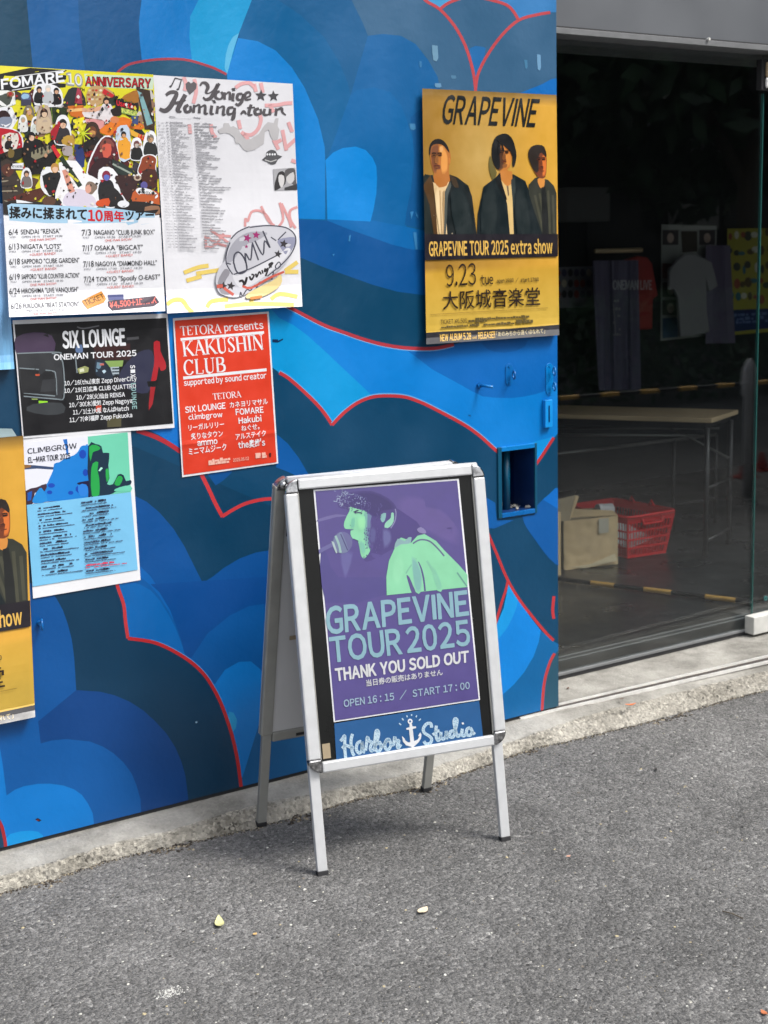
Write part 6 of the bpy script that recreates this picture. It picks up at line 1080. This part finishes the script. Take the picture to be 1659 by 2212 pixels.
a2.poly([(1350, 800), (1720, 785), (1720, 930), (1350, 965)], (20, 40, 96), zI)
for k in range(34): a2.ell((1380+(k % 7)*46+cr.uniform(-14, 14), 240+(k//7)*118+cr.uniform(-24, 24)), cr.uniform(12, 34), cr.uniform(14, 40), cr.choice([(60, 70, 60), (150, 80, 60), (60, 110, 120), (90, 80, 50), (200, 200, 180)]), zI, 9, lift=k % 6 == 0)
for y in (850, 880, 905): a2.greek((1365, y), (1710, y-20), 7, (90, 110, 160), zI, 3)
wallprint('picture_poster', Q2, a2, 'yellow cartoon-dotted poster with a navy foot inside the shop at far right', 'poster', (160, 156, 60), grp='posters on the shop back wall')
Q3 = zI([(60, 480), (365, 470), (365, 775), (60, 785)]); a3 = Art(Q3, .0003)
for k in range(18): a3.ell((90+(k % 6)*46, 520+(k//6)*80), 20, 30, cr.choice([(150, 60, 50), (60, 60, 90), (190, 180, 160), (40, 40, 44)]), zI, 9, lift=k % 6 == 0)
wallprint('picture_poster', Q3, a3, 'small crowded grey and red poster inside the shop beside the hanging banner', 'poster', (120, 120, 128), grp='posters on the shop back wall')
Q4 = zI([(1195, 315), (1375, 315), (1415, 1045), (1192, 1050)])
wallprint('tall_poster', Q4, None, 'narrow lilac-grey sheet hanging in front of the photo-grid poster inside', 'poster', (98, 92, 116), y=6.60, h=lambda u, v: .01*math.sin(u*6))
TS = [(985, 430), (1040, 385), (1110, 378), (1165, 400), (1240, 440), (1290, 620), (1225, 660), (1200, 570), (1205, 800), (1225, 965), (1120, 985), (1010, 1000), (990, 700), (960, 640), (925, 650), (930, 500)]
def garment(name, outline, y, mt, label, cat, yo=.03, F_=zI):
    P = [at_y(a, b, y) for a, b in F_(outline)]; g = empty(name, P[0], label, cat); MB().ext(P, (0, yo, 0)).build('cloth', mt, g, .008); return g
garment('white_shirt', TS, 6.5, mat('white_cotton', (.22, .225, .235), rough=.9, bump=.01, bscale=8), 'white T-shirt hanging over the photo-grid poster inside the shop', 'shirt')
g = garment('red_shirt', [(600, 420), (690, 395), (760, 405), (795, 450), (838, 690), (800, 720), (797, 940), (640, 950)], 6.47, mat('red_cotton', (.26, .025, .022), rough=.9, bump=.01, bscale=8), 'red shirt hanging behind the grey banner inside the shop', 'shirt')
def fold(u, v): return .012*math.sin(u*17)+.006*math.sin(u*31+v*3)
Q5 = zI([(345, 430), (690, 425), (710, 1395), (395, 1400)]); a5 = Art(Q5, .0003)
a5.text('ONEMAN', (500, 645), (690, 645), (500, 578), (170, 172, 178), zI, .03); a5.greek((505, 740), (570, 740), 7, (150, 150, 156), zI); a5.line([(505, 750), (520, 990)], 2, (140, 140, 146), zI)
for y in (800, 850, 900, 950, 990): a5.greek((500, y), (560, y), 6, (140, 140, 146), zI, y)
bn = wallprint('hanging_banner', Q5, a5, 'long grey-lilac cloth banner hanging from a wooden rod inside the shop', 'banner', (92, 88, 112), y=6.40, h=fold, nu=24, nv=6)
a = at_y(*zI([(366, 358)])[0], 6.40); b = at_y(*zI([(714, 350)])[0], 6.40); MB().tube([a, b], .014, 10).build('rod', M['tan'], bn, smooth=True)
a6 = Art(zI([(692, 560), (800, 560), (800, 660), (692, 660)]), .0003); a6.text('LIVE', (705, 645), (790, 645), (705, 578), (190, 150, 150), zI, .03)
Hh = homog(a6.quad); me = a6.mesh('lettering', lambda u, v, l: at_y(*happ(Hh, (u, v)), 6.466-l)); link('lettering', me, M['print'], g)
# ================================================================== the street side that the glass mirrors
M['leaf'] = mat('dark_green_leaf', (.040, .085, .038), rough=.5, noise=.5, nscale=3); M['bark'] = mat('tree_bark', (.07, .055, .04), rough=.9, noise=.2)
def leafmesh(name, n, fn, s0_, s1_, seed):
    rnd = random.Random(seed); V, Fc = [], []
    for i in range(n):
        c = Vector(fn(rnd)); a = Vector((rnd.gauss(0, 1), rnd.gauss(0, 1), rnd.gauss(0, .6))).normalized(); b = a.orthogonal().normalized(); b.rotate(Matrix.Rotation(rnd.uniform(0, 6.28), 3, a)); q = a.cross(b); s_ = rnd.uniform(s0_, s1_); k = len(V)
        V += [tuple(c-b*s_), tuple(c+q*s_*.45), tuple(c+b*s_), tuple(c-q*s_*.45)]; Fc.append((k, k+1, k+2, k+3))
    me = bpy.data.meshes.new(name); me.from_pydata(V, [], Fc); return me
lobes = [(0, 0, 4.6, 2.2), (1.5, .6, 4.0, 1.6), (-1.5, -.4, 4.2, 1.7), (.4, -1.1, 3.2, 1.5), (-.6, .9, 6.0, 1.6), (1.0, -.5, 5.8, 1.4)]
def crown_pt(r):
    x, y, z, q = r.choice(lobes); d = Vector((r.gauss(0, 1), r.gauss(0, 1), r.gauss(0, 1))).normalized()*q*r.uniform(.35, 1.0)**.5; return (x+d.x, y+d.y, z+d.z*.9)
crown = leafmesh('crown', 7500, crown_pt, .10, .24, 2); crown.materials.append(M['leaf'])
tmb = MB(); tmb.tube([(0, 0, 0), (.05, 0, 1.5), (0, .05, 3.2), (.1, 0, 5)], [.19, .15, .12, .05], 10)
for ax, ay in ((1.3, .5), (-1.3, -.3), (.4, -1.0), (-.5, .9)): tmb.tube([(0, 0, 2.2), (ax*.5, ay*.5, 3.2), (ax, ay, 4.2)], [.09, .06, .03], 7)
trunk = tmb.mesh('trunk'); trunk.materials.append(M['bark'])
for i, (x, y, s_, rz, lb) in enumerate(((12.6, -4.0, 1.0, 0, 'bushy street tree across the road, nearest to the striped rail'), (16.6, -5.2, 1.15, 1.3, 'bushy street tree across the road, second along the hedge'), (9.6, -6.9, 1.2, 2.2, 'bushy street tree standing close to the grey block across the road'), (21.0, -5.6, 1.3, 4.0, 'bushy street tree across the road, farthest along the hedge'))):
    t = empty('street_tree', (x, y, 0), lb, 'tree', 'trees across the road', rz); t.scale = (s_, s_, s_)
    for nm, me in (('crown', crown), ('trunk', trunk)): o = bpy.data.objects.new(nm, me); COL.objects.link(o); o.parent = t
hedge = leafmesh('leaves', 9000, lambda r: (r.uniform(5, 20), -2.9+r.uniform(-.4, .4), r.uniform(.1, 1.05)+.08*math.sin(r.random()*9)), .04, .09, 5)
hd = tag(link('hedge', hedge, M['leaf']), 'low clipped hedge along the far side of the road', 'hedge')
M['facade'] = mat('grey_render', (.50, .48, .52), rough=.8, noise=.08, nscale=1.5); M['dkwin'] = mat('dark_window', (.02, .022, .026), rough=.15); M['pale'] = mat('pale_panel', (.80, .80, .76), rough=.6)
bd = empty('apartment_block', (15, -9.5, 0), 'grey apartment block across the road behind the trees', 'building')
MB().box((8, -14, 0), (30, -9.4, 11)).build('wall', mat('dark_brown_cladding', (.045, .04, .042), rough=.7), bd)
for z in (2.95, 6.2, 9.4): MB().box((8, -9.39, z), (30, -8.6, z+.62)).build('balcony', M['facade'], bd)
for z in (.4, 3.9, 7.1):
    for x in range(9, 29, 3): MB().box((x, -9.395, z), (x+1.6, -9.36, z+1.9)).build('window', M['dkwin'], bd); 
for x, z, w_, h_ in ((14.2, 1.95, .85, .5), (16.55, 1.8, .85, .5)): MB().box((x, -9.2, z), (x+w_, -8.9, z+h_)).build('equipment_box', M['pale'], bd, .02)
# bollards and the striped rail
bl = MB(); bl.tube([(0, 0, 0), (0, 0, .62), (0, 0, .64), (0, 0, .72), (0, 0, .80), (0, 0, .84), (0, 0, .865)], [.030, .030, .045, .050, .042, .020, .003], 16); bpost = bl.mesh('post'); bpost.materials.append(mat('grey_bollard', (.60, .60, .62), rough=.5, noise=.1))
for p in bpost.polygons: p.use_smooth = True
for x, y, lb in ((6.78, 1.33, 'grey dome-topped bollard nearest to the red cones'), (7.14, 1.30, 'grey dome-topped bollard just past the end of the striped rail'), (4.55, .98, 'grey dome-topped bollard at the near end of the striped rail')):
    t = empty('bollard', (x, y, 0), lb, 'bollard', 'bollards on the pavement'); o = bpy.data.objects.new('post', bpost); COL.objects.link(o); o.parent = t
ra = empty('striped_rail', (5.7, 1.1, .70), 'yellow and black striped rail between two bollards', 'rail')
segs = []; a = Vector((4.58, .98, .70)); b = Vector((7.14, 1.33, .70)); N_ = 9
for k in range(N_): segs += [(k/N_, (k+.45)/N_, 1), ((k+.45)/N_, (k+1)/N_, 0)]
M['stripe2'] = mat('orange_reflective_tape', (.85, .50, .12), rough=.4); stripe_pole(a, b, .014, segs, ra)
for o in ra.children:
    if o.name.startswith('yellow_band'): o.data.materials[0] = M['stripe2']
cm = MB(); cm.tube([(0, 0, .012), (0, 0, .13)], [.05, .012], 16); cm.box((-.07, -.07, 0), (.07, .07, .012)); cone = cm.mesh('cone_body'); cone.materials.append(mat('orange_cone', (.35, .03, .02), rough=.5))
for x, y, lb in ((7.30, .85, 'small red traffic cone beside the bollards'), (7.62, .72, 'small red traffic cone farther from the bollards')):
    t = empty('traffic_cone', (x, y, 0), lb, 'cone', 'traffic cones'); o = bpy.data.objects.new('cone_body', cone); COL.objects.link(o); o.parent = t
# ================================================================== fallen leaves and twigs
def leaf(px, z, L, W_, rz, col, label, curl=.3, cat='leaf', pts=None):
    c = at_z(*px, z); V = []; n = 7
    for i in range(n):
        t = i/(n-1); w_ = W_*math.sin(math.pi*min(1, t*.92+.06))**.8*(1-.3*t)
        for s_ in (-1, 0, 1): V.append((L*(t-.5), s_*w_/2, .0015+curl*L*((t-.5)**2)+abs(s_)*w_*.25*curl))
    Fc = [(i*3+j, (i+1)*3+j, (i+1)*3+j+1, i*3+j+1) for i in range(n-1) for j in range(2)]; m = len(V); V += [(a, b, c_+.0006) for a, b, c_ in V]; Fc = [f[::-1] for f in Fc]+[tuple(k+m for k in f) for f in Fc]
    me = bpy.data.meshes.new('leaf'); me.from_pydata(V, [], Fc); o = link('fallen_leaf', me, mat('dry_leaf', lin(col), rough=.6, noise=.2, nscale=80), smooth=True); o.location = c; o.rotation_euler = (0, 0, rz); tag(o, label, cat)
leaf((474, 1996), .001, .058, .026, 1.15, (206, 204, 146), 'yellow-green leaf lying on the asphalt left of the sign legs', .5)
leaf((914, 1969), .001, .036, .026, .4, (226, 206, 176), 'pale cream leaf lying on the asphalt below the sign', .4)
leaf((1362, 1524), .056, .040, .016, -.3, (214, 120, 70), 'orange leaf on the concrete edge in front of the shop glass', .5)
leaf((1227, 1488), .056, .016, .010, .6, (110, 72, 50), 'tiny brown leaf on the sill beside the blue wall corner', .6)
leaf((1343, 1511), .056, .018, .008, -.2, (96, 66, 52), 'tiny dark brown leaf next to the sill rail', .6)
leaf((1650, 2190), .001, .020, .014, 1.3, (186, 110, 70), 'rusty orange leaf at the lower right corner of the asphalt', .5)
leaf((1228, 1851), .001, .014, .010, 0, (206, 160, 140), 'small pinkish petal on the asphalt right of the sign', .3, 'petal')
leaf((1417, 1664), .001, .018, .010, .9, (44, 40, 38), 'small black curled leaf on the asphalt near the concrete edge', .8)
leaf((1282, 1629), .001, .016, .008, .2, (36, 32, 30), 'small dark leaf fragment on the asphalt in front of the track', .6)
leaf((551, 2019), .001, .012, .010, .5, (214, 176, 116), 'tiny tan petal on the asphalt near the yellow-green leaf', .3, 'petal')
leaf((680, 1938+10), .001, .012, .007, .2, (210, 210, 205), 'tiny white paper fleck on the asphalt between the sign legs', .2, 'paper fleck')
a = at_z(1560, 1968, .003); b = at_z(1605, 1984, .003); tag(MB().tube([a, (a+b)/2+Vector((0, .004, .002)), b], .0013, 6).build('twig', mat('dry_twig', (.10, .08, .055), rough=.8)), 'thin dry twig on the asphalt at the right', 'twig')
bpy.context.view_layer.update()
